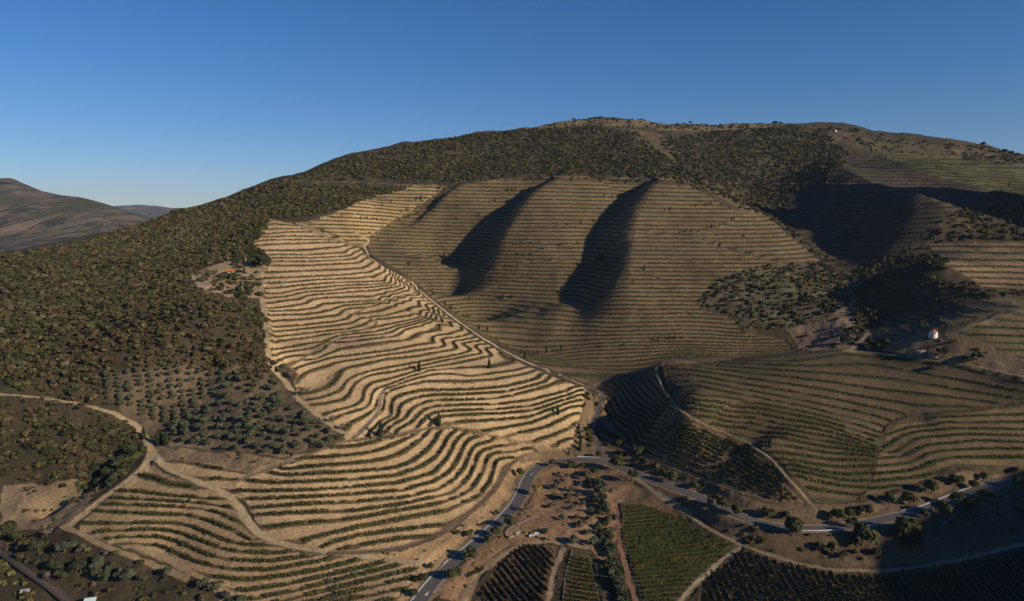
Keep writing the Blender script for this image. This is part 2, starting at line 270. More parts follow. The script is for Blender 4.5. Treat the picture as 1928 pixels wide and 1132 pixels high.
BL['Hh'] = dict(rows=[(0,[(1655,642),(1740,624),(1800,610),(1870,590)]),(5,[(1650,612),(1738,596),(1860,570),(1928,556)])], poly=[(1632,640),(1640,612),(1700,592),(1800,572),(1960,545),(1960,570),(1850,598),(1760,622),(1700,636)],
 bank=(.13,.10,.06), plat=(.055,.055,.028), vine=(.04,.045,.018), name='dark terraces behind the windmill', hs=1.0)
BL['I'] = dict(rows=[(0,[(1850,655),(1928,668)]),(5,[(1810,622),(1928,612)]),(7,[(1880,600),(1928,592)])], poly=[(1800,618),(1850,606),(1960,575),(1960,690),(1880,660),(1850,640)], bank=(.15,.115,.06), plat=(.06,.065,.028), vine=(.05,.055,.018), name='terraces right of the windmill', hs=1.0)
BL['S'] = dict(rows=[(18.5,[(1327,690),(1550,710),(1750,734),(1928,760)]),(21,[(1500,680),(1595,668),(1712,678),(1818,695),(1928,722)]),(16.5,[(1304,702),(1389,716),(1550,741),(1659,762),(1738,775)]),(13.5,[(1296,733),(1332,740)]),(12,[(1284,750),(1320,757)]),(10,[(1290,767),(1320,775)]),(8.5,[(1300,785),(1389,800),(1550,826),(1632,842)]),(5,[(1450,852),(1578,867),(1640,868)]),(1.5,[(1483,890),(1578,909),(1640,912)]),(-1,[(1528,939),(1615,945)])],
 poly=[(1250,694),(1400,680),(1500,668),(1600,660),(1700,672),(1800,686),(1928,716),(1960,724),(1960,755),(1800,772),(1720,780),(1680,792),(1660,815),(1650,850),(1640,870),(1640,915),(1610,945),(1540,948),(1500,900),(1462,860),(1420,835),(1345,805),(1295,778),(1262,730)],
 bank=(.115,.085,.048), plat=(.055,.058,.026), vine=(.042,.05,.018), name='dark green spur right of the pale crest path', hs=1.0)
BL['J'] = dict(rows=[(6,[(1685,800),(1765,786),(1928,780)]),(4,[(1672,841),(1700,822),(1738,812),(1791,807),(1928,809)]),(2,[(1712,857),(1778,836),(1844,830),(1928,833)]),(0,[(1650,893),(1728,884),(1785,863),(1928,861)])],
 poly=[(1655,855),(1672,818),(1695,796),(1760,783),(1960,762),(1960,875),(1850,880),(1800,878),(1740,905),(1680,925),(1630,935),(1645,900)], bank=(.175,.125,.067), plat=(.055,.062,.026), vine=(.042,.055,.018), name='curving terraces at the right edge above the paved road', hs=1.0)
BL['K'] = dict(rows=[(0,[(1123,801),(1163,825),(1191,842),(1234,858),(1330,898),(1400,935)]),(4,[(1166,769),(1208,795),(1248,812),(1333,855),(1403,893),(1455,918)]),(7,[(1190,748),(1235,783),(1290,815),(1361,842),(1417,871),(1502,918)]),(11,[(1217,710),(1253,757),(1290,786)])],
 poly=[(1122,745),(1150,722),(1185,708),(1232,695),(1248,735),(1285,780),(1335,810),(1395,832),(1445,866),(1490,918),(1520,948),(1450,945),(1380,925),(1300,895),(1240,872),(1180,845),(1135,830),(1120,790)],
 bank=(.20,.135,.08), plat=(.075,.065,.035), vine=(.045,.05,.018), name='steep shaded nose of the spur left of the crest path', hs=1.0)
def flat(name, desc, poly, a, b, sp_, bank, plat, vine): BL[name] = dict(rows=None, dirn=(a, b), sp=sp_, poly=poly, bank=bank, plat=plat, vine=vine, name=desc, hs=0.0)
flat('P', 'flat plot with near upright rows between the paved road and the pale path', [(880,1150),(925,1085),(960,1045),(990,1028),(1048,1025),(1040,1080),(1025,1150)], (925,1070), (990,1150), 2.7, (.15,.105,.06), (.08,.06,.035), (.040,.034,.016))
flat('Q', 'narrow flat plot right of the pale stony path', [(1056,1150),(1062,1085),(1072,1035),(1110,1035),(1118,1060),(1135,1150)], (1060,1080), (1120,1090), 2.9, (.12,.09,.045), (.06,.06,.025), (.05,.052,.018))
flat('U', 'green flat plot between the red path and the stony lane', [(1178,948),(1230,955),(1300,985),(1390,1028),(1340,1070),(1285,1150),(1215,1150),(1185,1060),(1172,1000)], (1200,1040), (1340,1025), 3.1, (.10,.08,.04), (.055,.055,.024), (.038,.047,.015))
flat('W', 'dark flat plot of upright rows in the lower right corner', [(1400,1034),(1480,1060),(1600,1084),(1700,1080),(1960,1040),(1960,1200),(1290,1200),(1330,1090)], (1400,1045), (1440,1125), 3.0, (.11,.08,.043), (.06,.055,.028), (.038,.038,.015))
WP = {}
def Hs(x, y): return H(x, y)
def zph(x, y): return np.log(1+.0045*(np.clip(Hs(x, y), 0, 400)-60))/.0155+3*vnoise(x/260, y/260, 95)
def wpoly(pl, step=10): return [tuple(p[:2]) for p in onground(dens(list(pl)+[pl[0]], step))]
for k, b in BL.items():
    b['wp'] = wpoly(b['poly'])
    if k in ('F','T','E','G','Hh','I','N'):
        b['ph'] = zph
        if k == 'F':
            b['ph'] = None
    if b.get('ph') is None and b['rows']:
        X = []; V = []
        for n, pl in b['rows']:
            for p in onground(dens(pl, 14 if k in 'ABC' else 40)): X.append(p[:2]); V.append(n)
        X = np.array(X); V = np.array(V, float); keep = []
        for i in range(len(X)):
            if all(((X[i]-X[j])**2).sum() > 2.0 for j in keep[-40:]): keep.append(i)
        b['ph'] = tps_fit(X[keep], V[keep], lam=b.get('lam', 3e-4), S=100.0)
    if k == 'F':
        tp = b['ph']; sx = np.linspace(0, 200, 30); sy = np.full(30, 640.0); off_ = float((zph(sx, sy)-tp(sx, sy)).mean())
        def fph(x, y, tp=tp, off_=off_):
            m = sstep(560, 720, np.asarray(y, float)+.35*np.abs(x-60)); return zph(x, y)*m+(tp(x, y)+off_)*(1-m)
        b['ph'] = fph
    if not b['rows']:
        (x0, y0, _), (x1, y1, _) = onground([b['dirn'][0], b['dirn'][1]]); L = math.hypot(x1-x0, y1-y0)
        nx, ny = -(y1-y0)/L/b['sp'], (x1-x0)/L/b['sp']
        b['ph'] = (lambda nx, ny, x0, y0: (lambda x, y: (x-x0)*nx+(y-y0)*ny))(nx, ny, x0, y0)
# ---------------------------------------------------------------- paths: photo polylines laid on the ground
ROAD = smooth_line([(770,1165),(787,1132),(818,1096),(850,1062),(880,1037),(905,1017),(950,975),(972,950),(985,925),(992,903),(1003,886),(1025,873),(1052,867),(1090,864),(1128,866),(1165,878),(1200,893),(1245,911),(1290,925),(1335,943),(1380,965),(1415,981),(1450,990),(1495,996),(1540,996),(1590,992),(1640,983),(1690,972),(1740,960),(1785,943),(1830,925),(1860,914),(1895,908),(1960,903)], 1)
TR = [ # name, photo line, width in metres, colour, crisp ribbon?
 ('ridge_track', [(625,404),(605,410)], 2.5, (.46,.36,.24)),
 ('ridge_track', [(672,440),(686,446),(695,452),(692,460),(684,466),(700,488),(720,503),(765,523),(800,556),(850,596),(900,632),(950,662),(1000,686),(1050,707),(1104,727)], 2.3, (.56,.43,.27)),
 ('side_road', [(1104,727),(1125,735),(1136,742),(1138,755),(1128,765),(1118,785),(1115,805),(1118,830),(1130,850),(1150,868)], 3.0, (.13,.12,.11)),  # grey tarmac, darkened in place of the nose's missing shade
 ('lane', [(-30,740),(0,742),(60,746),(130,757),(190,770),(230,785),(258,800),(272,822),(285,850),(300,872),(350,900),(400,917),(430,932),(448,952),(465,980),(490,1008),(530,1025),(600,1036),(700,1050),(830,1064)], 3.6, (.50,.38,.22)),
 ('lane', [(284,852),(275,878),(245,905),(205,932),(175,955),(145,980),(120,992)], 3.4, (.45,.34,.2)),
 ('lane', [(120,992),(150,1005),(190,1025),(240,1045),(300,1068),(350,1090)], 3.0, (.38,.27,.15)),
 ('lane', [(255,1028),(300,1048),(350,1072),(400,1100),(440,1120)], 2.4, (.40,.29,.16)),
 ('lane', [(492,560),(498,590),(502,640),(508,690),(535,715),(548,735),(570,760),(610,790),(640,812),(660,828)], 3.2, (.46,.35,.2)),
 ('lane', [(450,905),(480,893),(540,872),(600,848),(655,829),(700,823),(760,816),(830,801),(890,808),(920,820),(990,834),(1060,845)], 2.6, (.33,.235,.13)),
 ('lane', [(620,1042),(700,1040),(780,1028),(850,992),(905,950),(935,915),(955,880),(985,858),(1030,846),(1075,846)], 3.0, (.21,.15,.09)),
 ('lane', [(545,691),(575,672),(616,647),(660,630),(701,615),(712,608),(700,600),(662,592)], 1.6, (.22,.17,.10)),
 ('lane', [(662,592),(700,575),(745,560),(790,545)], 1.4, (.25,.19,.11)),
 ('stony_gully', [(727,730),(716,742),(716,765),(708,785),(690,805),(672,820)], 1.7, (.27,.22,.16)),
 ('crest_path', [(1237,692),(1240,715),(1255,745),(1290,780),(1340,806),(1400,830),(1440,852),(1462,875),(1495,912),(1530,952)], 1.5, (.27,.205,.125)),
 ('lane', [(1180,890),(1215,918),(1290,965),(1340,1000),(1400,1027),(1480,1056),(1540,1070),(1600,1078),(1700,1072),(1800,1056),(1960,1018)], 2.3, (.27,.21,.13)),
 ('lane', [(1390,1032),(1360,1055),(1330,1080),(1300,1108),(1275,1140)], 2.0, (.40,.31,.19)),
 ('red_path', [(1160,945),(1165,975),(1165,1010),(1172,1050),(1183,1090),(1198,1140)], 2.2, (.27,.15,.09)),
 ('lane', [(1060,1032),(1048,1060),(1040,1090),(1030,1140)], 2.2, (.34,.24,.15)),
 ('lane', [(860,1145),(885,1105),(920,1062),(955,1035),(990,1021),(1050,1020),(1105,1033)], 3.0, (.33,.24,.14)),
 ('lane', [(-20,488),(0,494),(50,508),(100,521)], 3.0, (.42,.31,.18)),
 ('lane', [(180,455),(220,462),(300,455)], 1.4, (.28,.2,.13)),
 ('cut', [(555,340),(600,341),(680,344),(775,348)], 7.0, (.30,.185,.115)),
 ('lane', [(860,348),(930,340),(1000,333),(1150,335),(1250,337),(1330,344),(1450,345),(1560,346),(1700,345),(1850,348)], 3.0, (.30,.21,.13)),
 ('lane', [(1772,638),(1800,624),(1850,606),(1928,582),(1960,572)], 2.4, (.22,.18,.12)),
 ('lane', [(1590,662),(1640,662),(1700,672),(1790,682),(1850,692),(1928,710)], 2.2, (.26,.20,.13)),
 ('lane', [(1635,628),(1620,640),(1608,655),(1590,662)], 3.0, (.30,.24,.16)),
 ('lane', [(440,500),(400,506),(362,512),(368,530),(390,544),(425,553)], 2.4, (.42,.33,.2)),
 ('lane', [(460,515),(480,520),(497,530),(492,540),(480,550)], 2.4, (.42,.34,.22)),
 ('lane', [(1820,318),(1870,320),(1960,326)], 4.0, (.34,.27,.17)), ('lane', [(1640,290),(1750,293),(1870,300)], 3.0, (.26,.2,.12)),
 ('lane', [(1440,405),(1400,400),(1370,420),(1340,432)], 2.0, (.25,.18,.10)),
]
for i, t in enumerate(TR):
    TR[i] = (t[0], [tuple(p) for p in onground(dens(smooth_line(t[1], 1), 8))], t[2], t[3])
road_w = [tuple(p) for p in onground(dens(ROAD, 5))]
road_c = arc_resample(road_w, 2.0)
for k in range(3): road_c[:, k] = box_smooth(road_c[:, k], 12 if k < 2 else 60)
# ---------------------------------------------------------------- regions: ground colour by photo outline (later ones on top)
SCRUB = (.058,.048,.028)
RG = [
 # colour, roughness of border, outline
 ((.20,.145,.08), [(0,930),(60,910),(140,930),(175,960),(120,992),(40,990),(0,985)]),
 ((.25,.18,.105), [(285,836),(330,842),(420,855),(540,862),(650,832),(640,845),(540,880),(470,896),(400,884),(300,870)]),
 ((.17,.115,.07), [(1150,895),(1230,928),(1300,978),(1230,958),(1178,950),(1160,945)]),
 ((.26,.19,.11), [(0,918),(90,912),(150,900),(178,935),(150,975),(110,990),(30,1000),(0,985)]),
 ((.24,.17,.10), [(250,830),(330,840),(420,850),(540,860),(640,825),(600,780),(545,740),(500,720),(520,760),(480,800),(380,830)]),   # bottom of the olive grove
 ((.15,.112,.07), [(195,740),(210,700),(330,690),(480,690),(560,740),(640,815),(560,855),(400,850),(270,815)]),
 ((.34,.25,.15), [(355,515),(430,492),(500,490),(505,530),(495,560),(430,560),(375,545)]),
 ((.27,.2,.11), [(570,432),(555,420),(600,412),(625,403),(640,410),(690,440),(690,468),(640,460)]),
 ((.27,.17,.095), [(780,1130),(860,1062),(925,1005),(965,960),(990,910),(1010,880),(1090,872),(1150,880),(1200,905),(1165,950),(1165,1010),(1140,1060),(1110,1035),(1050,1020),(985,1022),(930,1060),(880,1132)]),
 ((.35,.235,.125), [(640,1050),(780,1035),(850,1000),(905,955),(935,920),(965,875),(1010,855),(1090,845),(1120,856),(1090,862),(1030,868),(1000,885),(985,920),(960,955),(905,1010),(830,1068),(775,1132),(745,1132),(790,1068)]),
 ((.19,.135,.08), [(1080,840),(1090,800),(1102,750),(1112,735),(1125,770),(1115,800),(1125,840),(1150,862),(1090,862)]),
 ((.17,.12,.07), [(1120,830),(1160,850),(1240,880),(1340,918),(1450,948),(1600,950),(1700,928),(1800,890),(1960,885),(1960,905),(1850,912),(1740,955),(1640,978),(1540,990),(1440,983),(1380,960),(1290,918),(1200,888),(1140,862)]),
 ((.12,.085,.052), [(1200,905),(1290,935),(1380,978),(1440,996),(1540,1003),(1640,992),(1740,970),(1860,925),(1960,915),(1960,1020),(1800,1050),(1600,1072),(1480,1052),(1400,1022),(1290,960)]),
 ((.20,.145,.08), [(1660,650),(1700,636),(1757,628),(1840,632),(1870,650),(1928,690),(1960,700),(1960,722),(1850,695),(1700,672)]),
 ((.17,.13,.082), [(1830,690),(1860,665),(1900,660),(1960,675),(1960,715),(1880,700)]),
 ((.22,.155,.10), [(1480,620),(1560,600),(1610,560),(1615,620),(1600,655),(1510,662)]),   # rocky scar
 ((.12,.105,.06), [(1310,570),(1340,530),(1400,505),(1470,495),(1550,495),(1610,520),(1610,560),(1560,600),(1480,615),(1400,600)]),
 ((.15,.12,.07), [(950,240),(1040,228),(1120,224),(1250,228),(1330,232),(1300,242),(1200,238),(1100,236),(1000,244)]),
 ((.17,.135,.078), [(1190,228),(1300,228),(1480,234),(1440,246),(1330,246),(1240,246)]),
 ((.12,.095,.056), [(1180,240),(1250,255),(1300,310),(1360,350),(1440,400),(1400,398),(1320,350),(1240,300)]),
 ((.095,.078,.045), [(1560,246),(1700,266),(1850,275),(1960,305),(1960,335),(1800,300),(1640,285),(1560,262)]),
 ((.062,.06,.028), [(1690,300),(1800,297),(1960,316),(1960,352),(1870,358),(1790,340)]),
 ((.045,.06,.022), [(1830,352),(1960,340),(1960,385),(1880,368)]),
]
RG = [(c, wpoly(p)) for c, p in RG]
# ---------------------------------------------------------------- ground sheet: one mesh to the horizon
GA, GR = np.meshgrid(AZ, R); gx = GR*np.sin(GA); gy = GR*np.cos(GA)
gz = H(gx, gy); NR, NA = gx.shape
rowmask = np.zeros(gx.shape); gph = np.zeros(gx.shape)
col = np.zeros(gx.shape+(3,)); plat = np.zeros(gx.shape+(3,)); inner = (GR > 190) & (GR < 1760) & (np.abs(GA) < 0.83)
n1 = fbm(gx/38, gy/38, 21, 4); n2 = fbm(gx/11, gy/11, 31, 3); n3 = fbm(gx/160, gy/160, 41, 3)
base = np.array(SCRUB); m = sstep(-.35, .35, n1+.5*n2)[..., None]
col[:] = base*(1-m)+np.array((.088,.070,.040))*m
far = sstep(800, 1100, GR)[..., None]; col[:] = col*(1-far)+far*(np.array((.048,.044,.026))*(1-m)+np.array((.072,.060,.037))*m)
jx = gx+2.2*vnoise(gx/6, gy/6, 71)+.0*gx; jy = gy+2.2*vnoise(gx/6, gy/6, 72)
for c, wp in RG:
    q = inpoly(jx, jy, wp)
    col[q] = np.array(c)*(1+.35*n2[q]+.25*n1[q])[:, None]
gh = np.zeros(gx.shape)
dR = np.gradient(R)
def grad(f):
    fr = np.gradient(f, axis=0)/dR[:, None]; fa = np.gradient(f, axis=1)/(np.gradient(AZ)[None]*GR); return fr, fa
zr, za = grad(gz)
jx2 = gx+.8*vnoise(gx/3, gy/3, 75); jy2 = gy+.8*vnoise(gx/3, gy/3, 76)
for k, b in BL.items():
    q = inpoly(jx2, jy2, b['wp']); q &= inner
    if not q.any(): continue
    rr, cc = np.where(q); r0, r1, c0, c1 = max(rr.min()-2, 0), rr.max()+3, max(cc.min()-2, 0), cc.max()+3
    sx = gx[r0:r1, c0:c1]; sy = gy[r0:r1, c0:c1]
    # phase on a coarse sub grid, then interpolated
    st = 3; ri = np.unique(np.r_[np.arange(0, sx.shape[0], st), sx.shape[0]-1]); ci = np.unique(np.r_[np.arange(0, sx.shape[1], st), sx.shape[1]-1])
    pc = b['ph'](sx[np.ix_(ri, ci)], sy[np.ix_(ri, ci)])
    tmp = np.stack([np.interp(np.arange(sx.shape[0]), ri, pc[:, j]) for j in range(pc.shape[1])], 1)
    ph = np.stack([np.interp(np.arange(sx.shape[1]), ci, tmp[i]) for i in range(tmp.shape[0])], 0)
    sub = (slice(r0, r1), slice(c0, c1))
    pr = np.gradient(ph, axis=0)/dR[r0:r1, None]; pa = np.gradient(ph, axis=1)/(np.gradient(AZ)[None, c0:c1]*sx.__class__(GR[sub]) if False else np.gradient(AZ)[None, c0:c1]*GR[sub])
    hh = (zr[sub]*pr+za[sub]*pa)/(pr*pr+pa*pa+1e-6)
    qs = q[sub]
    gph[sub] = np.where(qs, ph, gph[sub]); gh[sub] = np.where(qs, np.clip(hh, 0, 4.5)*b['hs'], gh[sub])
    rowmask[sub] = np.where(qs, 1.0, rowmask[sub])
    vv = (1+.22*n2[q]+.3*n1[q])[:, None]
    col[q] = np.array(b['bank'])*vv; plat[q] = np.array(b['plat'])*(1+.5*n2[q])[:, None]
    b['phg'] = None
# terraces: flat walk above each row, bank below it
fr = gph-np.floor(gph)
S = np.where(fr < .42, fr*.25, .105+(fr-.42)/.58*.895)
gz = gz+gh*(S-fr)*rowmask*.9
col0 = col.copy()
# tracks
trm = np.zeros(gx.shape)
def near(pl, w, arr=None):
    xs = [p[0] for p in pl]; ys = [p[1] for p in pl]
    return (gx > min(xs)-w) & (gx < max(xs)+w) & (gy > min(ys)-w) & (gy < max(ys)+w)
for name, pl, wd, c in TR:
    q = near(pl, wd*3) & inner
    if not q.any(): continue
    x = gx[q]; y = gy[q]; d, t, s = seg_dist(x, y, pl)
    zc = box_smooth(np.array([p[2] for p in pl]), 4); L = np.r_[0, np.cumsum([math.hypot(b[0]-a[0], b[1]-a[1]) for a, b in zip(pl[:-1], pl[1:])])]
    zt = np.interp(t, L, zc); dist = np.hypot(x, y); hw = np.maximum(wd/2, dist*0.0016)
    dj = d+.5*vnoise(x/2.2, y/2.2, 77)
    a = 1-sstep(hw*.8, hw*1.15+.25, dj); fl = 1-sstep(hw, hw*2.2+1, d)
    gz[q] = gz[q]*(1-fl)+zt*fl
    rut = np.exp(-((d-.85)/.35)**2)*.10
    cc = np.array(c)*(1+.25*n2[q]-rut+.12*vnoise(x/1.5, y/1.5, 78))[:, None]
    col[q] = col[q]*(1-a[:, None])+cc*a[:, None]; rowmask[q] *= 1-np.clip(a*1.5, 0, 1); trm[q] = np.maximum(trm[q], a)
q = near(road_c, 25) & inner
x = gx[q]; y = gy[q]; d, t, s = seg_dist(x, y, road_c)
L = np.r_[0, np.cumsum(np.hypot(*np.diff(road_c[:, :2], axis=0).T))]
zt = np.interp(t, L, road_c[:, 2]); fl = 1-sstep(5.5, 11, d)
gz[q] = gz[q]*(1-fl)+(zt-.12)*fl; rowmask[q] *= sstep(5, 6, d); roadm = np.zeros(gx.shape); roadm[q] = 1-sstep(5, 6.5, d)
sh = 1-sstep(3.6, 5.0, d+.6*vnoise(x/2, y/2, 79)); col[q] = col[q]*(1-sh[:, None])+np.array((.30,.215,.125))*sh[:, None]
# ragged little relief everywhere else
rough = (1-rowmask)*(1-trm)*(1-roadm)*inner
gz = gz+rough*(1.3*fbm(gx/9, gy/9, 51, 3)+sstep(500, 900, GR)*1.6*fbm(gx/22, gy/22, 52, 3))
gz = gz+rowmask*.22*fbm(gx/2.5, gy/2.5, 53, 2)
def HG(x, y):
    """height of the finished ground mesh"""
    x = np.asarray(x, float); y = np.asarray(y, float); r = np.hypot(x, y); a = np.arctan2(x, y)
    fj = np.interp(a, AZ, np.arange(NA)); fi = np.interp(r, R, np.arange(NR))
    i = np.clip(fi.astype(int), 0, NR-2); j = np.clip(fj.astype(int), 0, NA-2); u = fi-i; v = fj-j
    return (gz[i, j]*(1-u)+gz[i+1, j]*u)*(1-v)+(gz[i, j+1]*(1-u)+gz[i+1, j+1]*u)*v
def grid_at(G, x, y):
    r = np.hypot(x, y); a = np.arctan2(x, y)
    j = np.clip(np.rint(np.interp(a, AZ, np.arange(NA))).astype(int), 0, NA-1); i = np.clip(np.rint(np.interp(r, R, np.arange(NR))).astype(int), 0, NR-1)
    return G[i, j]
def ground_pts(pl):
    p = onground(pl); p[:, 2] = HG(p[:, 0], p[:, 1]); return p
def mesh_np(name, co, faces, mat, quads=True):
    me = bpy.data.meshes.new(name); co = np.asarray(co, np.float32).reshape(-1, 3); faces = np.asarray(faces, np.int32)
    k = faces.shape[1]
    me.vertices.add(len(co)); me.vertices.foreach_set('co', co.ravel())
    me.loops.add(faces.size); me.loops.foreach_set('vertex_index', faces.ravel())
    me.polygons.add(len(faces)); me.polygons.foreach_set('loop_start', np.arange(0, faces.size, k, dtype=np.int32))
    me.update(calc_edges=True)
    if mat is not None: me.materials.append(mat)
    return me
def add(name, me, parent=None, **kw):
    o = bpy.data.objects.new(name, me); C.objects.link(o)
    if parent is not None: o.parent = parent
    for k, v in kw.items(): o[k] = v
    return o
def attr_col(me, name, arr):
    a = me.color_attributes.new(name, 'FLOAT_COLOR', 'POINT'); arr = np.c_[arr.reshape(-1, 3), np.ones(arr.reshape(-1, 3).shape[0])].astype(np.float32); a.data.foreach_set('color', arr.ravel())
def attr_f(me, name, arr):
    a = me.attributes.new(name, 'FLOAT', 'POINT'); a.data.foreach_set('value', arr.ravel().astype(np.float32))
# ---------------------------------------------------------------- materials
class N:
    def __init__(s, name):
        s.m = bpy.data.materials.new(name); s.m.use_nodes = True; s.t = s.m.node_tree; s.b = s.t.nodes['Principled BSDF']
        s.b.inputs['Roughness'].default_value = .95; s.b.inputs['Specular IOR Level'].default_value = .15
    def n(s, t, **kw):
        x = s.t.nodes.new(t)
        for k, v in kw.items(): setattr(x, k, v)
        return x
    def l(s, a, b): s.t.links.new(a, b)
    def math(s, op, a, b=None, c=None):
        x = s.n('ShaderNodeMath', operation=op)
        for i, v in enumerate((a, b, c)):
            if v is None: continue
            if isinstance(v, (int, float)): x.inputs[i].default_value = v
            else: s.l(v, x.inputs[i])
        return x.outputs[0]
    def noise(s, scale, detail=3, rough=.6, vec=None):
        x = s.n('ShaderNodeTexNoise'); x.inputs['Scale'].default_value = scale; x.inputs['Detail'].default_value = detail; x.inputs['Roughness'].default_value = rough
        if vec is None:
            if not hasattr(s, 'pos'): s.pos = s.n('ShaderNodeNewGeometry').outputs['Position']
            vec = s.pos
        s.l(vec, x.inputs['Vector']); return x.outputs['Fac']
    def mix(s, f, a, b, mode='MIX'):
        x = s.n('ShaderNodeMix', data_type='RGBA', blend_type=mode)
        for i, v in ((0, f), (6, a), (7, b)):
            if isinstance(v, tuple): x.inputs[i].default_value = v+(1,) if len(v) == 3 else v
            elif isinstance(v, (int, float)): x.inputs[i].default_value = v
            else: s.l(v, x.inputs[i])
        return x.outputs[2]
    def ramp(s, f, a, b, lo=0., hi=1.):
        x = s.n('ShaderNodeMapRange'); s.l(f, x.inputs[0])
        for i, v in enumerate((a, b, lo, hi)): x.inputs[i+1].default_value = v
        return x.outputs[0]
    def attr(s, name, out='Color'):
        x = s.n('ShaderNodeAttribute', attribute_name=name); return x.outputs[out]
    def bump(s, h, dist, st=1.0):
        x = s.n('ShaderNodeBump'); x.inputs['Strength'].default_value = st; x.inputs['Distance'].default_value = dist; s.l(h, x.inputs['Height']); s.l(x.outputs[0], s.b.inputs['Normal'])
    def scale(s, c, f):
        x = s.n('ShaderNodeVectorMath', operation='SCALE'); s.l(c, x.inputs[0]); s.l(f, x.inputs['Scale']); return x.outputs[0]
def mat_ground():
    g = N('ground'); ph = g.attr('phase', 'Fac'); rm = g.attr('rowmask', 'Fac')
    wob = g.noise(.35, 3, .7); ph2 = g.math('ADD', ph, g.math('MULTIPLY', g.math('SUBTRACT', wob, .5), .30))
    fr = g.math('FRACT', g.math('ADD', ph2, .17))
    p = g.math('MULTIPLY', g.math('MULTIPLY', g.ramp(fr, .0, .06), g.ramp(fr, .40, .52, 1, 0)), rm)
    fine = g.noise(.75, 6, .85); mid = g.noise(.16, 5, .75); weed = g.noise(.5, 4, .7)
    p = g.math('MULTIPLY', p, g.ramp(weed, .30, .48, .55, 1.0))
    # the bank has streaks and small tufts
    c = g.mix(p, g.attr('col'), g.attr('plat'))
    f = g.math('MULTIPLY', g.ramp(fine, .32, .68, .50, 1.50), g.ramp(mid, .30, .70, .80, 1.2))
    c = g.scale(c, f)
    tuft = g.ramp(g.noise(1.1, 4, .75), .60, .68); c = g.mix(g.math('MULTIPLY', tuft, .55), c, (.06, .055, .03))
    g.l(c, g.b.inputs['Base Color']); g.bump(g.noise(.6, 6, .8), .9, 1.0)
    return g.m
M = {}
M['ground'] = mat_ground()
idx = np.arange(NR*NA).reshape(NR, NA)
f = np.stack([idx[:-1, :-1], idx[:-1, 1:], idx[1:, 1:], idx[1:, :-1]], -1).reshape(-1, 4)[:, ::-1]
me = mesh_np('ground', np.stack([gx, gy, gz], -1), f, M['ground']); me.shade_smooth()
attr_col(me, 'col', col); attr_col(me, 'plat', plat); attr_f(me, 'phase', gph); attr_f(me, 'rowmask', rowmask)
add('ground', me, kind='structure')
# ---------------------------------------------------------------- foliage material and shape makers
def mat_leaf(name, rough=.85, trans=0.0):
    g = N(name); c = g.attr('lc'); f = g.noise(2.0, 2, .6); g.l(g.scale(c, g.ramp(f, .3, .7, .75, 1.25)), g.b.inputs['Base Color'])
    g.b.inputs['Roughness'].default_value = rough; return g.m
def mat_plain(name, c, rough=.9, nscale=1.5, namp=.25, spec=.15):
    g = N(name); f = g.noise(nscale, 4, .65); g.l(g.scale(g.mix(0.0, c, c), g.ramp(f, .3, .7, 1-namp, 1+namp)), g.b.inputs['Base Color'])
    g.b.inputs['Roughness'].default_value = rough; g.b.inputs['Specular IOR Level'].default_value = spec; return g.m
M['leaf'] = mat_leaf('leaf'); M['bark'] = mat_plain('bark', (.12, .09, .06)); M['pale_bark'] = mat_plain('pale_bark', (.55, .5, .42))
M['asphalt'] = mat_plain('asphalt', (.115, .108, .098), .85, .8, .22); M['white_paint'] = mat_plain('white_paint', (.72, .72, .70), .7, 2, .08)
M['stone'] = mat_plain('stone', (.23, .20, .17), .95, 3, .4); M['tile'] = mat_plain('tile', (.52, .15, .06), .85, 4, .2); M['plaster'] = mat_plain('plaster', (.80, .80, .79), .8, 2, .06)
M['render_grey'] = mat_plain('render_grey', (.42, .37, .31), .9, 2, .2); M['steel'] = mat_plain('steel', (.62, .68, .72), .45, 3, .1, .5); M['dark'] = mat_plain('dark', (.02, .02, .02))
M['ballast'] = mat_plain('ballast', (.10, .085, .075), .95, 4, .3); M['rail'] = mat_plain('rail', (.16, .11, .08), .6, 3, .2); M['green_net'] = mat_plain('green_net', (.02, .045, .04), .8); M['yellow'] = mat_plain('yellow', (.6, .42, .05))
M['sheet_metal'] = mat_plain('sheet_metal', (.30, .33, .36), .5, 2, .1, .4); M['teal_sheet'] = mat_plain('teal_sheet', (.55, .68, .66), .5, 2, .08, .4); M['pale_stone'] = mat_plain('pale_stone', (.50, .48, .45), .9, 3, .15)
M['skin'] = mat_plain('skin', (.35, .2, .13)); M['yellow_cloth'] = mat_plain('yellow_cloth', (.62, .5, .22)); M['teal_cloth'] = mat_plain('teal_cloth', (.03, .10, .11)); M['jeans'] = mat_plain('jeans', (.05, .06, .09)); M['hair'] = mat_plain('hair', (.03, .02, .015))
def quads(c, nrm, s, rg, jit=.55):
    """leaf cards: centres c, outward normals nrm, half sizes s -> coordinates (n,4,3)"""
    n = len(c); v = nrm+jit*rg.normal(size=(n, 3)); v /= np.linalg.norm(v, axis=1)[:, None]+1e-9
    t = rg.normal(size=(n, 3)); t -= (t*v).sum(1)[:, None]*v; t /= np.linalg.norm(t, axis=1)[:, None]+1e-9; b = np.cross(v, t)
    s = np.asarray(s).reshape(-1, 1); a = s*(.8+.5*rg.random((n, 1))); k = s*(.7+.5*rg.random((n, 1)))
    return np.stack([c-t*a-b*k*.6, c+t*a*.7-b*k, c+t*a+b*k*.7, c-t*a*.6+b*k], 1)
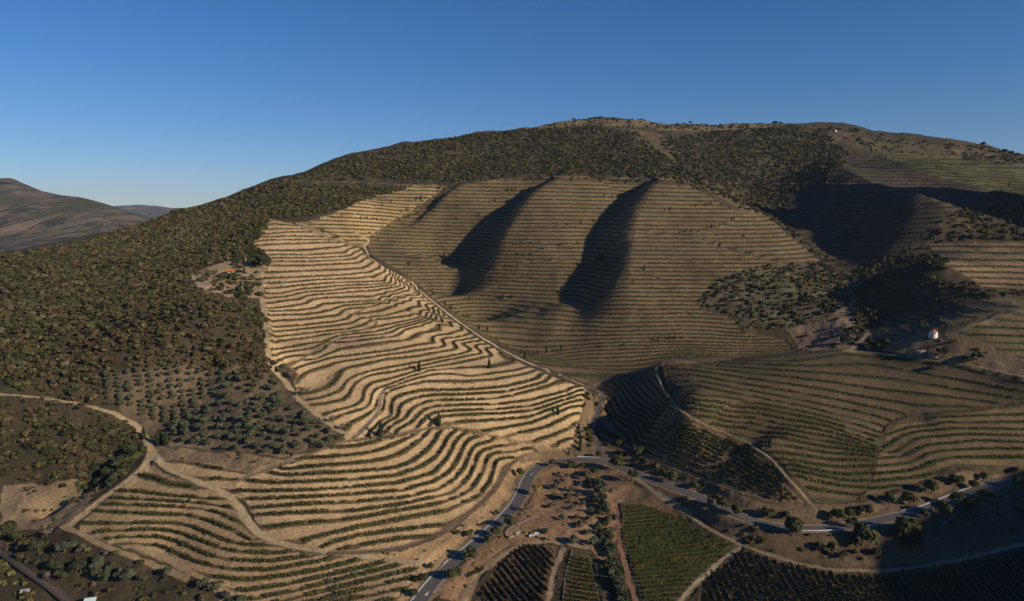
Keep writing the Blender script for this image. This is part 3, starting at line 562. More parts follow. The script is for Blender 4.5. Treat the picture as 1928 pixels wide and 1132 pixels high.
def crown(rg, n, rx, rz, z0, lobes=6, leaf=.4, kind='round'):
    """leaf cards over a lumpy crown; returns quads (n,4,3) and a brightness per card"""
    if kind == 'cone':
        h = rg.random(n)**.8; th = rg.random(n)*2*np.pi; r = rx*np.sin(np.pi*np.clip(h*.93+.07, 0, 1))**.55*(1-h*.45)*(.75+.3*rg.random(n))
        c = np.c_[r*np.cos(th), r*np.sin(th), z0+h*2*rz]; nr = np.c_[np.cos(th), np.sin(th), .3+0*h]; return quads(c, nr, leaf*(1-.5*h), rg, .4), .8+.4*rg.random(n)
    L = rg.normal(size=(lobes, 3)); L /= np.linalg.norm(L, axis=1)[:, None]; L = L*(rg.random((lobes, 1))*.45+.32)*np.array([1+.25*rg.normal(), 1+.25*rg.normal(), 1]); L[:, 2] = np.abs(L[:, 2])*1.0-.12; L[0] = 0
    rad = .26+.30*rg.random(lobes); rad[0] = .5; br = .78+.5*rg.random(lobes)
    k = rg.integers(0, lobes, n); d = rg.normal(size=(n, 3)); d /= np.linalg.norm(d, axis=1)[:, None]; d[:, 2] = np.where(d[:, 2] < -.35, -d[:, 2], d[:, 2])
    p = L[k]+d*rad[k][:, None]*(.78+.3*rg.random((n, 1)))
    c = p*np.array([rx, rx, rz]); c[:, 2] += z0
    nr = d*.8+p*.6; return quads(c, nr, leaf, rg, .45), br[k]*(.8+.4*rg.random(n))
def leafmesh(name, q, lc, mat=None):
    n = len(q); me = mesh_np(name, q.reshape(-1, 3), np.arange(n*4).reshape(n, 4), mat or M['leaf'])
    a = me.color_attributes.new('lc', 'FLOAT_COLOR', 'POINT'); a.data.foreach_set('color', np.repeat(np.c_[lc, np.ones(n)], 4, 0).astype(np.float32).ravel()); return me
def tint(base, br, rg, hue=.12):
    c = np.array(base)[None]*br[:, None]; c = c*(1+hue*rg.normal(size=(len(br), 3))*np.array([1, .5, .8])); return np.clip(c, .003, .9)
def tube(pts, rad, seg=6):
    """tapered tube through pts -> verts, quads"""
    V = []; Fc = []; m = len(pts)
    for i, (p, r) in enumerate(zip(pts, rad)):
        a = Vector(pts[min(i+1, m-1)])-Vector(pts[max(i-1, 0)]); a.normalize(); x = a.orthogonal().normalized(); y = a.cross(x)
        for k in range(seg):
            t = 2*math.pi*k/seg; V.append(tuple(Vector(p)+x*math.cos(t)*r+y*math.sin(t)*r))
    for i in range(m-1):
        for k in range(seg): Fc.append((i*seg+k, i*seg+(k+1) % seg, (i+1)*seg+(k+1) % seg, (i+1)*seg+k))
    return V, Fc
def trunk_mesh(name, h, r, rg, spread, nl, mat):
    V = []; Fc = []
    def app(t):
        o = len(V); V.extend(t[0]); Fc.extend([tuple(o+i for i in f) for f in t[1]])
    top = (rg.normal()*.1*h, rg.normal()*.1*h, h); app(tube([(0, 0, -.5), (0, 0, 0), (top[0]*.5, top[1]*.5, h*.5), top], [r*1.4, r*1.1, r*.8, r*.6]))
    for k in range(nl):
        a = 2*math.pi*(k+rg.random()*.6)/nl; e = (top[0]*.6+math.cos(a)*spread, top[1]*.6+math.sin(a)*spread, h*(1.15+.5*rg.random()))
        app(tube([(top[0]*.6, top[1]*.6, h*.6), ((top[0]*.6+e[0])/2, (top[1]*.6+e[1])/2, (h*.8+e[2])/2), e], [r*.55, r*.4, r*.15], 5))
    return mesh_np(name, V, Fc, mat)
# variants: name -> list of (crown quads fn) meshes
KIND = {}
def make_kind(kind, crown_name, trunk, variants):
    out = []
    for v in range(variants):
        rg = np.random.default_rng(100+v+sum(map(ord, kind))); out.append(trunk(rg))
    KIND[kind] = out
def kd(kind, col, n, rx, rz, z0, lobes, leaf, th, tr, nl, nv=4, form='round', bark='bark', hue=.12):
    def f(rg):
        q, br = crown(rg, n, rx, rz, z0, lobes, leaf, form); cm = leafmesh(kind+'_crown', q, tint(col, br, rg, hue))
        tm = trunk_mesh(kind+'_trunk', th, tr, rg, rx*.5, nl, M[bark]); return cm, tm
    make_kind(kind, 'crown', f, nv)
# unit sizes: crown radius 1 m
kd('roadside_tree', (.058, .064, .026), 560, 1, .85, .95, 12, .135, .8, .07, 4)
kd('olive_tree', (.070, .080, .047), 300, 1, .80, .80, 8, .15, .5, .085, 3, 5, hue=.08)
kd('dark_tree', (.036, .044, .021), 420, 1, .9, .9, 10, .16, .7, .07, 3)
kd('golden_tree', (.20, .165, .05), 360, 1, .9, 1.0, 7, .13, .7, .06, 4, 2)
kd('bare_tree', (.16, .125, .095), 260, 1, .9, 1.0, 8, .075, .9, .05, 7, 3)
kd('cypress', (.032, .042, .02), 240, .17, .5, .02, 1, .085, .2, .025, 0, 3, 'cone')
kd('eucalyptus', (.075, .085, .04), 460, .62, .62, 1.35, 10, .12, 1.2, .05, 5, 1, bark='pale_bark')
kd('carob_tree', (.04, .055, .022), 700, 1, 1.0, .85, 8, .13, .6, .07, 3, 1)
kd('shrub', (.06, .065, .03), 150, 1, .75, .35, 5, .22, .25, .05, 2, 5)
COUNT = {}
def plant(kind, x, y, size, label, cat, group=None, z=None, name=None, sz=1.0):
    i = COUNT.get(kind, 0); COUNT[kind] = i+1; cm, tm = KIND[kind][i % len(KIND[kind])]
    r = bpy.data.objects.new(name or kind, None); C.objects.link(r); zz = float(HG(x, y)) if z is None else z
    r.location = (x, y, zz-.05*size); r.rotation_euler = (0, 0, (i*2.399) % 6.283); r.scale = (size, size, size*sz)
    r['label'] = label; r['category'] = cat
    if group: r['group'] = group
    for nm, me in (('crown', cm), ('trunk', tm)):
        o = bpy.data.objects.new(nm, me); C.objects.link(o); o.parent = r
    return r
def mpp(p):
    return math.sqrt(p[0]**2+p[1]**2+(CAMZ-p[2])**2)/F
# ---------------------------------------------------------------- vine rows: level lines of each block, grown with leaf cards
def isolines(b, cell):
    wp = b['wp']; xs = [p[0] for p in wp]; ys = [p[1] for p in wp]
    X = np.arange(min(xs)-cell, max(xs)+2*cell, cell); Y = np.arange(min(ys)-cell, max(ys)+2*cell, cell)
    xx, yy = np.meshgrid(X, Y); v = b['ph'](xx, yy); ins = inpoly(xx, yy, wp) & (grid_at(rowmask, xx, yy) > .5)
    v = v+.05*vnoise(xx/14, yy/14, 91)+.03*vnoise(xx/5, yy/5, 92)
    cins = ins[:-1, :-1] & ins[1:, 1:]; segs = {}
    v00, v01, v10, v11 = v[:-1, :-1], v[:-1, 1:], v[1:, :-1], v[1:, 1:]
    lo = np.floor(np.minimum(np.minimum(v00, v01), np.minimum(v10, v11))); hi = np.floor(np.maximum(np.maximum(v00, v01), np.maximum(v10, v11)))
    out = []
    for (i, j) in zip(*np.where(cins & (hi > lo) & (hi-lo < 3))):
        for n in range(int(lo[i, j])+1, int(hi[i, j])+1):
            a, bb, c, d = v[i, j]-n, v[i, j+1]-n, v[i+1, j+1]-n, v[i+1, j]-n; pts = []
            if a*bb < 0: pts.append((('h', i, j), (X[j]+cell*a/(a-bb), Y[i])))
            if bb*c < 0: pts.append((('v', i, j+1), (X[j+1], Y[i]+cell*bb/(bb-c))))
            if d*c < 0: pts.append((('h', i+1, j), (X[j]+cell*d/(d-c), Y[i+1])))
            if a*d < 0: pts.append((('v', i, j), (X[j], Y[i]+cell*a/(a-d))))
            if len(pts) >= 2:
                s = segs.setdefault(n, {}); (k0, p0), (k1, p1) = pts[0], pts[1]
                s.setdefault(k0, [p0, []])[1].append(k1); s.setdefault(k1, [p1, []])[1].append(k0)
    for n, s in segs.items():
        seen = set()
        starts = [k for k in s if len(s[k][1]) == 1]+list(s)
        for k in starts:
            if k in seen: continue
            line = []; cur = k
            while cur is not None and cur not in seen:
                seen.add(cur); line.append(s[cur][0]); nxt = [q for q in s[cur][1] if q not in seen]; cur = nxt[0] if nxt else None
            if len(line) > 3: out.append((n, line))
    return out
ORD = ['zeroth', 'lowest', 'second', 'third', 'fourth', 'fifth', 'sixth', 'seventh', 'eighth', 'ninth', 'tenth', 'eleventh', 'twelfth', 'thirteenth', 'fourteenth', 'fifteenth', 'sixteenth', 'seventeenth', 'eighteenth', 'nineteenth', 'twentieth']
def ordn(n):
    n = int(n)
    if n <= 20: return ORD[max(n, 1)]
    t = {2: 'twenty', 3: 'thirty', 4: 'forty', 5: 'fifty', 6: 'sixty'}[n//10]
    return ORD[n % 10].replace('lowest', 'first') and (t+'-'+('first' if n % 10 == 1 else ORD[n % 10])) if n % 10 else {2: 'twentieth', 3: 'thirtieth', 4: 'fortieth', 5: 'fiftieth', 6: 'sixtieth'}[n//10]
ROWS = []; VINE_MAX = 1
for k, b in BL.items():
    far_ = k in ('F', 'T', 'E', 'G', 'Hh', 'I', 'N'); lines = isolines(b, 3.0 if far_ else 1.8); nmin = min([n for n, _ in lines] or [0])
    for n, ln in lines:
        ln = arc_resample(np.array(ln), 2.0); L = 2.0*len(ln)
        if L < (34 if far_ else 8): continue
        for q in (0, 1): ln[:, q] = box_smooth(ln[:, q], 2)
        d = np.hypot(ln[:, 0], ln[:, 1]).mean(); ROWS.append(dict(blk=k, n=n-nmin+1, ln=ln, px=L*F/d, d=d))
def grow(row):
    b = BL[row['blk']]; rg = np.random.default_rng(int(row['n'])*97+len(row['ln'])+ord(row['blk'][0])); d = row['d']; flatb = b['rows'] is None
    step = .75 if d < 420 else (1.0 if d < 560 else 1.7); nl = 11 if d < 420 else (7 if d < 560 else 4); s = .32 if d < 420 else (.31 if d < 560 else .46)
    p = arc_resample(row['ln'], step); x, y = p[:, 0], p[:, 1]
    den = vnoise(x/13, y/13, 61)+.6*vnoise(x/3.1, y/3.1, 62); keep = (den > (-.70 if flatb else -.32)) & (rg.random(len(p)) > (.03 if flatb else .10)); full = p; p = p[keep]; den = den[keep]
    if len(p) < 3: return None
    g = np.gradient(p, axis=0); g /= np.linalg.norm(g, axis=1)[:, None]+1e-6
    m = len(p); z = HG(p[:, 0], p[:, 1]); hgt = (1.15 if flatb else (1.35 if d < 420 else 1.0))*(.85+.5*np.clip(den+.3, 0, 1)); wd = .24 if flatb else ((.75 if row['blk'] in 'AB' else .5) if d < 420 else .42)
    P0 = np.repeat(np.c_[p, z], nl, 0); G = np.repeat(g, nl, 0); Hh = np.repeat(hgt, nl)
    al = rg.uniform(-.5, .5, m*nl)*step; la = rg.normal(size=m*nl)*wd*.6; hz = rg.random(m*nl)
    c = P0+np.c_[G[:, 0]*al-G[:, 1]*la, G[:, 1]*al+G[:, 0]*la, .15+hz*Hh]
    nr = np.c_[-G[:, 1]*np.sign(la), G[:, 0]*np.sign(la), .5+hz*.6]
    q = quads(c, nr, s*(.75+.5*rg.random(m*nl)), rg, .6)
    br = np.repeat(.75+.55*rg.random(m)+.5*den, nl)*(.75+.5*rg.random(m*nl)); lc = tint(b['vine'], br, rg, .15)
    aut = np.repeat(vnoise(p[:, 0]/5, p[:, 1]/5, 64) > .27, nl); lc[aut] = lc[aut]*np.array([1.7, 1.3, .9])
    # the cordon and its wire: one thin continuous strip that carries the vines
    fz_ = HG(full[:, 0], full[:, 1])+.55; A_ = np.c_[full, fz_]; B_ = A_+np.array([0, 0, .09]); w_ = np.stack([A_[:-1], A_[1:], B_[1:], B_[:-1]], 1)
    q = np.concatenate([q, w_]); lc = np.concatenate([lc, np.tile([[.06, .045, .03]], (len(w_), 1))])
    return q, lc
ROWS.sort(key=lambda r: -r['px']); rest_q = []; rest_c = []
seenlab = {}; named = {}
for r in ROWS[:290]: named.setdefault((r['blk'], r['n']), []).append(r)
SIDE = {1: [''], 2: ['left part of the ', 'right part of the '], 3: ['left part of the ', 'middle part of the ', 'right part of the ']}
for (k, n), rs in named.items():
    rs.sort(key=lambda r: (r['ln'][:, 0]/r['ln'][:, 1]).mean())
    for i, r in enumerate(rs):
        pre = SIDE[len(rs)][i] if len(rs) in SIDE else ('far left end of the ' if i == 0 else 'far right end of the ' if i == len(rs)-1 else 'short middle piece %s of the ' % 'abcdefghij'[min(i, 9)])
        q = grow(r)
        if q is None: continue
        a0 = r['ln'].mean(0); org = np.array([a0[0], a0[1], float(HG(a0[0], a0[1]))]); me = leafmesh('vine_row', q[0]-org, q[1])
        o = add('vine_row', me); o.location = org
        if BL[k]['rows'] is None: o['label'] = (pre+'%s trellised row of vines, counted from its near side, on the %s' % (ordn(n).replace('lowest', 'first'), BL[k]['name']))
        else: o['label'] = (pre+'%s vine row uphill on the %s' % (ordn(n), BL[k]['name']))
        o['label'] = ' '.join(o['label'].split()[:16]); o['category'] = 'vine row'; o['group'] = 'vine rows along the terraces and plots'
for r in ROWS[290:]:
    q = grow(r)
    if q is not None: rest_q.append(q[0]); rest_c.append(q[1])
if rest_q:
    add('vine_rows', leafmesh('vine_rows', np.concatenate(rest_q), np.concatenate(rest_c)), label='many more distant vine rows along the brown terraces of the far slopes', category='vine rows', kind='stuff')
print('ROWS', len(ROWS), 'rest quads', sum(map(len, rest_q)))
# ---------------------------------------------------------------- scrub and woods
BUSH = []
for v in range(10):
    rg = np.random.default_rng(900+v); hi = crown(rg, 80, 1.05, .75, .4, 7, .25); mid = crown(rg, 36, 1.05, .75, .4, 6, .36); lo = crown(rg, 14, 1.05, .72, .4, 4, .56); BUSH.append((hi, mid, lo))
def scatter(poly, dens_, rng_r, cols, wts, seed, thr=-.2, ns=14, avoid=1.0, img=True):
    wp = wpoly(poly) if img else poly
    rg = np.random.default_rng(seed); xs = np.array([p[0] for p in wp]); ys = np.array([p[1] for p in wp])
    A = (xs.max()-xs.min())*(ys.max()-ys.min()); n = int(A*dens_); x = rg.uniform(xs.min(), xs.max(), n); y = rg.uniform(ys.min(), ys.max(), n)
    q = inpoly(x, y, wp); x, y = x[q], y[q]
    nz = fbm(x/ns, y/ns, seed, 3)+.35*rg.normal(size=len(x)); q = (nz > thr) & (grid_at(trm, x, y) < .15) & (grid_at(roadm, x, y) < .1); x, y, nz = x[q], y[q], nz[q]
    r = rng_r[0]+(rng_r[1]-rng_r[0])*rg.random(len(x))**1.6*(1+.5*np.clip(nz, 0, 1)); ci = rg.choice(len(cols), len(x), p=np.array(wts)/sum(wts))
    cn = fbm(x/45, y/45, seed+5, 2); ci = np.where((cn > .22) & (rg.random(len(x)) < .5), len(cols)-1, ci)
    return [(x[i], y[i], r[i], cols[ci[i]]) for i in range(len(x))]
G1 = (.060, .060, .023); G2 = (.084, .079, .030); G3 = (.042, .044, .019); B1 = (.100, .078, .043); B2 = (.078, .062, .035); G4 = (.098, .086, .043)
S = []
LS = [(-60,500),(0,482),(100,466),(170,453),(250,428),(325,400),(400,383),(500,348),(556,334),(562,348),(640,352),(775,354),(700,372),(620,402),(555,411),(505,410),(480,430),(455,458),(460,485),(435,490),(360,508),(355,525),(365,546),(430,562),(488,578),(497,620),(500,690),(505,715),(470,720),(330,688),(205,696),(188,758),(130,750),(0,736),(-60,736)]
S += scatter(LS, .17, (.6, 3.4), [G1, G2, G3, G4, B1, B2], [4, 2.4, 3, 2, 1.8, 1.4], 31, -.42)
S += scatter([(230,600),(360,560),(488,580),(497,620),(500,690),(505,715),(470,720),(330,688),(240,690)], .07, (1.2, 2.8), [G1, G3, G2, B1, B2], [4, 3, 1.5, 2, 1.4], 61, -.9)
S += scatter([(465,420),(508,411),(497,440),(478,458),(503,484),(470,500),(445,492),(440,460)], .16, (.9, 2.8), [G1, G3, G2], [3, 3, 1], 66, -.6, 8)
S += scatter([(-60,748),(60,752),(190,780),(245,802),(262,840),(236,895),(178,930),(60,908),(-60,918)], .11, (1.0, 3.3), [G1, G3, G2, B1, B2], [4, 3, 1.5, 1.4, 1], 32, -.3)
S += scatter([(150,800),(258,812),(268,850),(240,892),(190,928),(165,900)], .06, (2.0, 3.6), [G3, G1, G2], [4, 3, 1], 33, -.5)
S += scatter([(560,336),(640,299),(760,275),(900,253),(1000,243),(1120,238),(1200,252),(1260,300),(1330,345),(1150,331),(1000,329),(860,343),(780,338),(570,338)], .065, (1.5, 3.4), [G1, G3, G2, G4, B2], [3, 4, 1.5, 1.5, 1.2], 34, -.45, 30)
S += scatter([(1240,262),(1330,250),(1460,240),(1560,256),(1600,290),(1560,345),(1490,362),(1482,420),(1430,400),(1380,385),(1310,340),(1270,300)], .05, (1.3, 3.2), [G1, G3, G2, B2, B1], [3, 4, 1, 1.6, 1], 35, -.4, 30)
S += scatter([(1000,236),(1120,222),(1300,230),(1450,236),(1560,246),(1570,256),(1450,250),(1300,246),(1120,240)], .03, (1.0, 2.4), [G1, G3], [1, 1], 36, -.2, 30)
S += scatter([(1560,250),(1700,268),(1850,275),(1928,295),(1960,320),(1800,296),(1640,284)], .03, (1.0, 2.4), [G1, G3, G2], [1, 1, 1], 37, .0, 30)
S += scatter([(1740,442),(1780,410),(1832,386),(1870,362),(1960,372),(1960,452),(1850,452),(1755,455)], .05, (1.3, 3.2), [G1, G3, B2], [3, 4, 1], 38, -.4, 20)
S += scatter([(1610,508),(1700,470),(1745,462),(1800,510),(1850,545),(1960,550),(1800,570),(1640,606),(1618,640),(1605,560)], .05, (1.4, 3.4), [G1, G3, G2], [3, 4, 1], 39, -.3, 20)
S += scatter([(1312,572),(1340,534),(1400,508),(1470,497),(1550,497),(1608,522),(1606,566),(1560,600),(1480,618),(1400,622),(1380,600)], .08, (1.0, 2.8), [G1, G3, G4, B1], [3, 3, 2, 2], 40, -.3, 16)
S += scatter([(1480,620),(1560,600),(1612,560),(1625,640),(1600,655),(1510,664)], .03, (.8, 2.2), [G1, G3, B2], [3, 3, 1], 41, 0, 10)
S += scatter([(1378,392),(1440,404),(1482,438),(1552,492),(1600,500),(1530,470),(1488,425),(1476,380),(1430,380)], .05, (1.2, 2.8), [G1, G3, G4], [3, 3, 1], 42, -.3, 16)
S += scatter([(855,345),(1000,331),(1150,333),(1320,344),(1360,372),(1300,352),(1150,342),(1000,340),(905,342),(850,352)], .045, (1.0, 2.3), [G1, G3, B2], [3, 3, 1], 43, -.1, 12)
S += scatter([(700,372),(780,348),(850,348),(790,390),(735,425),(702,448),(690,440),(735,405),(780,375),(830,352)], .02, (1.0, 2.0), [G1, G3], [3, 3], 44, .1, 12)
S += scatter([(850,352),(835,358),(780,398),(735,428),(702,452),(712,452),(760,420),(850,366)], .05, (1.0, 2.0), [G3, G1], [3, 2], 45, -.1, 12)
S += scatter([(1104,735),(1116,745),(1108,790),(1118,845),(1140,862),(1100,858),(1092,840),(1094,800)], .09, (1.0, 2.6), [G1, G3, G2], [3, 3, 1], 46, -.3, 8)
S += scatter([(1140,838),(1200,862),(1250,880),(1340,912),(1400,932),(1440,952),(1400,962),(1340,938),(1250,905),(1190,880)], .07, (1.0, 2.7), [G1, G2, G3, B2], [3, 3, 2, 1], 47, -.15, 8)
S += scatter([(1200,905),(1290,940),(1370,975),(1440,1000),(1500,1008),(1480,1050),(1400,1018),(1290,958)], .06, (.8, 2.3), [G1, G2, G3, B1], [3, 2, 2, 2], 48, -.05, 8)
S += scatter([(1500,1008),(1700,985),(1860,930),(1960,918),(1960,1015),(1800,1050),(1600,1072),(1480,1052)], .02, (.8, 2.2), [G1, G2, B1], [3, 2, 2], 49, 0, 10)
S += scatter([(-60,990),(20,1000),(120,1000),(230,1050),(330,1095),(400,1140),(240,1140),(150,1130),(60,1070),(-60,1010)], .06, (.7, 2.2), [G1, G2, B1, B2], [3, 3, 2, 2], 50, -.02, 8)
S += scatter([(-60,1030),(0,1060),(60,1100),(120,1160),(-60,1160)], .09, (1.2, 2.8), [G2, G1, (.11, .115, .04)], [3, 2, 2], 51, -.35, 8)
S += scatter([(460,490),(505,486),(512,500),(498,530),(495,560),(430,558),(372,540),(362,516),(430,500)], .075, (.7, 2.6), [G1, G2, G3, B1], [3, 2, 2, 2], 52, -.05, 8)
S += scatter([(0,915),(170,900),(190,940),(130,990),(0,995)], .05, (.4, 1.5), [G1, B1, G4], [2, 2, 2], 62, .0, 6)
S += scatter([(285,836),(420,855),(650,832),(540,880),(400,884)], .05, (.4, 1.2), [G4, B1], [2, 2], 63, .0, 6)
S += scatter([(560,1030),(850,1000),(960,900),(1000,860),(1090,846),(1030,868),(990,920),(905,1015),(850,1060),(790,1068)], .05, (.3, .9), [B1, G4, B2], [2, 2, 1], 64, .1, 5)
S += scatter([(780,1130),(925,1010),(1010,885),(1150,885),(1165,960),(1110,1035),(985,1022),(880,1132)], .06, (.3, 1.0), [B1, G4, B2, G1], [2, 2, 2, 1], 65, .05, 5)
S += scatter([(1640,650),(1757,632),(1840,636),(1870,655),(1850,690),(1700,670)], .03, (.6, 1.8), [G1, B2], [2, 2], 53, 0, 8)
S += scatter([(1165,948),(1180,948),(1172,1000),(1185,1060),(1210,1140),(1140,1140),(1128,1060),(1120,1020)], .05, (.8, 2.2), [G3, G1], [3, 2], 54, -.1, 8)
S += scatter([(520,700),(545,740),(600,785),(648,822),(640,832),(590,800),(530,750),(500,715)], .05, (.7, 2.0), [B1, G1, B2], [3, 2, 2], 55, -.1, 8)
S += scatter([(270,800),(330,845),(430,860),(540,862),(540,872),(420,872),(300,860)], .035, (.6, 1.6), [G1, G4, B1], [3, 2, 2], 56, 0, 8)
NB_ = len(S)
S = [(x, y, r, c, r*F/math.hypot(x, y)) for x, y, r, c in S]; S.sort(key=lambda s: -s[4])
def zones(px, py):
    return ''
def descr(x, y, c):
    u = 964+F*x/(y*cp); g = 'green' if c[1] > c[0] else 'brown'
    shade = 'dark' if sum(c) < .125 else ('pale' if sum(c) > .19 else 'mid')
    zz_ = float(HG(x, y)); dz = CAMZ-zz_; v = 566+F*math.tan(math.atan2(dz, y)-PITCH)
    if u < 960:
        if v > 1000: where = 'among the trees by the railway' if u < 130 else 'on the rocky bank under the lower track'
        elif v > 895: where = 'on the pale ground beside the ravine'
        elif v > 835 and u > 280: where = 'on the strip between grove and terraces'
        elif v > 745 and u < 285: where = 'in the left half of the wood below the pale track' if u < 130 else 'in the dense right half of the wood below the pale track'
        elif u > 470: where = 'beside the dirt strip left of the terraces'
        elif v > 690: where = 'on the scrub just above the pale track' if u < 190 else 'inside the olive grove'
        elif v > 630: where = ('near the left frame edge above the pale track', 'above the neat grove rows', 'between the grove and the dirt strip')[min(int(u/170), 2)]
        elif v > 560: where = ('on the middle scrub slope by the left frame edge', 'on the middle scrub slope below the homestead', 'just under the homestead clearing')[min(int(u/190), 2)]
        else: where = 'on the upper scrub slope around the homestead'
    elif u < 1260: where = 'on the bare slope inside the road bend' if v > 880 else 'in the gully left of the dark spur'
    elif v > 1000: where = 'below the guardrail of the right road bend'
    elif v > 905: where = 'between the paved road and the pale lower path'
    else: where = 'on the bank above the shaded road'
    return '%s %s scrub bush %s' % (shade, g, where)
qs = []; cs = []; RGB = np.random.default_rng(77)
for i, (x, y, r, c, px) in enumerate(S):
    hi, mid, lo = BUSH[i % 10]; q, br = hi if px > 5.2 else (mid if px > 3.0 else lo)
    a = (i*2.399) % 6.283; ca, sa = math.cos(a), math.sin(a); z = float(0)
    lc = tint(c, br*(.7+.6*RGB.random()), RGB, .10)
    Q = q*np.array([r, r, r*(.8+.3*((i*7) % 10)/10)]); Q = np.stack([Q[..., 0]*ca-Q[..., 1]*sa, Q[..., 0]*sa+Q[..., 1]*ca, Q[..., 2]], -1)
    if i < 295:
        o = add('bush', leafmesh('bush', Q, lc)); o.location = (x, y, float(HG(x, y))-.15*r); o['label'] = descr(x, y, c); o['category'] = 'bush'; o['group'] = o['label'].replace('bush', 'bushes')
    else: qs.append((Q, x, y, r)); cs.append(lc)
xy = np.array([(b, c) for _, b, c, _ in qs]); zz = HG(xy[:, 0], xy[:, 1])
add('scrub', leafmesh('scrub', np.concatenate([Q+np.array([x, y, z-.15*r]) for (Q, x, y, r), z in zip(qs, zz)]), np.concatenate(cs)), kind='stuff', label='dense low scrub of small oaks and broom covering the hillsides', category='scrub')
# ---------------------------------------------------------------- single trees, placed one by one
def at(px, py): return ground_pts([(px, py)])[0]
def trees(kind, lst, label, cat, group, foot=.9):
    for t in lst:
        px, py, r = t[:3]; p = at(px, py+r*foot); s = r*mpp(p); lab = t[3] if len(t) > 3 else label
        plant(kind, p[0], p[1], s, lab, cat, group if len(t) <= 3 else None)
trees('roadside_tree', [(885,1045,14,'round light green roadside tree casting a shadow over the road, right of the lane junction'),(852,1085,15,'wide olive green tree by the paved road below the lane junction'),(934,1003,12,'roadside tree right of the road, the larger of the close pair above the round tree'),
 (958,984,13,'yellow green roadside tree half way between the junction and the bend'),(921,1017,9,'small grey green tree squeezed against the road edge beside the larger one'),(885,999,9,'loose light green tree on the straw bank left of the road'),
 (979,886,9,'small dark tree on the bank just left of the road bend'),(1040,876,8,'low dark shrub tree inside the road bend'),(1074,875,10,'dense hedge-like tree inside the bend opposite the left cypresses'),(1096,876,8,'rounded tree just inside the bend next to the hedge-like one'),
 (1161,874,15,'big dark tree standing where the road leaves the bend'),(1190,897,13,'light green tree right of the big dark one by the road'),(1264,892,13,'large dark bush tree above the road near the brown terraces'),(1336,948,9,'grey green tree in the belt below the shaded road'),
 (1360,950,12,'tree in the belt below the road, left of a taller one'),(1389,962,13,'taller tree in the belt below the road right of its twin'),(1445,958,12,'tree right above the road left of the path end'),(1481,963,10,'smaller tree right above the road beside the path end'),
 (1577,965,13,'leftmost of the bright trees above the right road bend'),(1598,960,11,'second bright tree above the right road bend'),(1630,956,12,'third rounded tree above the right road bend'),(1674,935,12,'tree with a long shadow above the rising road'),
 (1712,935,13,'broad flat tree above the rising road'),(1755,916,14,'tree clump left of the tall one on the bank above the road'),(1800,901,11,'tall tree top of the bank above the rising road'),(1778,963,17,'large dark tree on the lower road edge at the right'),(1802,945,12,'tree on the road edge behind the large dark one'),
 (1491,1003,19,'leaning spreading tree right below the left end of the guardrail'),(1604,986,10,'tree covering the gap of the guardrail'),(1623,1009,22,'biggest tree below the right end of the guardrail'),(1708,999,20,'wide dark tree below the road near the shadow edge'),
 (1309,905,10,'pale green tree on the rim above the road middle'),(1198,848,12,'light tree on the crest of the cut bank above the road'),(1215,868,9,'grey tree lower on the cut bank above the road'),(1165,834,8,'small pale tree on the dark slope above the road'),(1127,852,8,'yellowish young tree at the side track mouth'),
 (909,983,5,'small round bush on the straw bank left of the road'),(935,962,6,'small dark bush on straw bank left of the road near the brown track'),(862,1002,6,'low dark bush at the edge of the brown track'),(812,1062,8,'thin dark tree left of the road at the lane mouth'),
 (1827,952,12,'tree right of the tall pair on the lower road edge'),(1857,938,11,'last tree on the lower road edge before the frame edge'),(1915,918,10,'tree at the far right end of the road')], '', 'tree', None)
trees('dark_tree', [(794,1086,11,'dense dark tree left of the road near the frame bottom'),(778,1113,9,'lowest dark tree left of the road at frame bottom'),(1687,1007,9),(1732,1001,9),(1708,1026,9),(1725,1020,9),(1651,1041,9),(1544,1031,9),(1587,1048,8),(1740,972,8),(1750,690,6),(1775,664,9,'perfectly round dark tree beside the roofless stone ruins'),(1820,675,9),(1840,672,8),(1500,1010,9),
 (1640,644,9),(1655,648,9),(1665,645,8),(1590,640,12),(1600,625,10),(72,1028,12),(118,1084,11),(153,1068,14,'very dark rounded tree below the track junction, lower left'),(105,1070,11),(11,1001,15,'large bushy tree at the left frame edge beside the ravine'),(30,1012,10),(1831,909,8),(1850,890,7),(1912,878,7),(1604,1020,9),(190,905,10),(205,890,11),(225,870,12),(245,850,12),(180,885,10),(210,912,8)],
 'small dark round tree on the rough bank', 'tree', 'small dark trees on rough banks')
OLG = [(1047,914,8),(1060,905,6),(1070,934,10),(1036,950,7),(1058,973,7),(1078,955,6),(1103,892,10),(1077,922,6),(1088,930,6),(1091,987,9),(1085,974,6),(1093,911,6),(1027,1000,8),(1025,1012,5),(1080,1014,12),(1107,978,6),(1125,903,10),(1129,925,14),(1118,910,9),(1140,952,12),(1143,977,9),(1144,996,9),(1142,1024,10),(1146,1040,9),(1144,1057,9),(1149,1074,10),(1157,1087,11),(1165,1107,12),(1168,1122,11),(1160,974,8),(1118,1018,11),(1052,890,5),(1066,895,5),(1040,930,5),(1098,945,7),(1112,960,7),(1064,920,5),(1120,940,8),(1105,1000,8),(1128,990,9),(1050,935,5),(1135,1008,9)]
trees('olive_tree', OLG, 'grey green olive tree on the bare slope inside the road bend', 'olive tree', 'olive trees inside the road bend')
trees('olive_tree', [(120,1032,12),(141,1024,10),(155,1032,10),(187,1059,13),(187,1076,11),(200,1084,11),(210,1068,10),(229,1080,12),(248,1082,13),(271,1089,9),(315,1078,9),(382,1099,11),(395,1106,10),(410,1105,10),(427,1120,10),(454,1128,10),(440,1132,10)], 'silvery olive tree on the rocky bank below the lower track', 'olive tree', 'olive trees along the rocky bank, lower left')
trees('golden_tree', [(1011,925,12,'golden leaved tree beside the paved road with shadow across it'),(1085,655-15,2,'tiny yellow bush')][:1], '', 'tree', None)
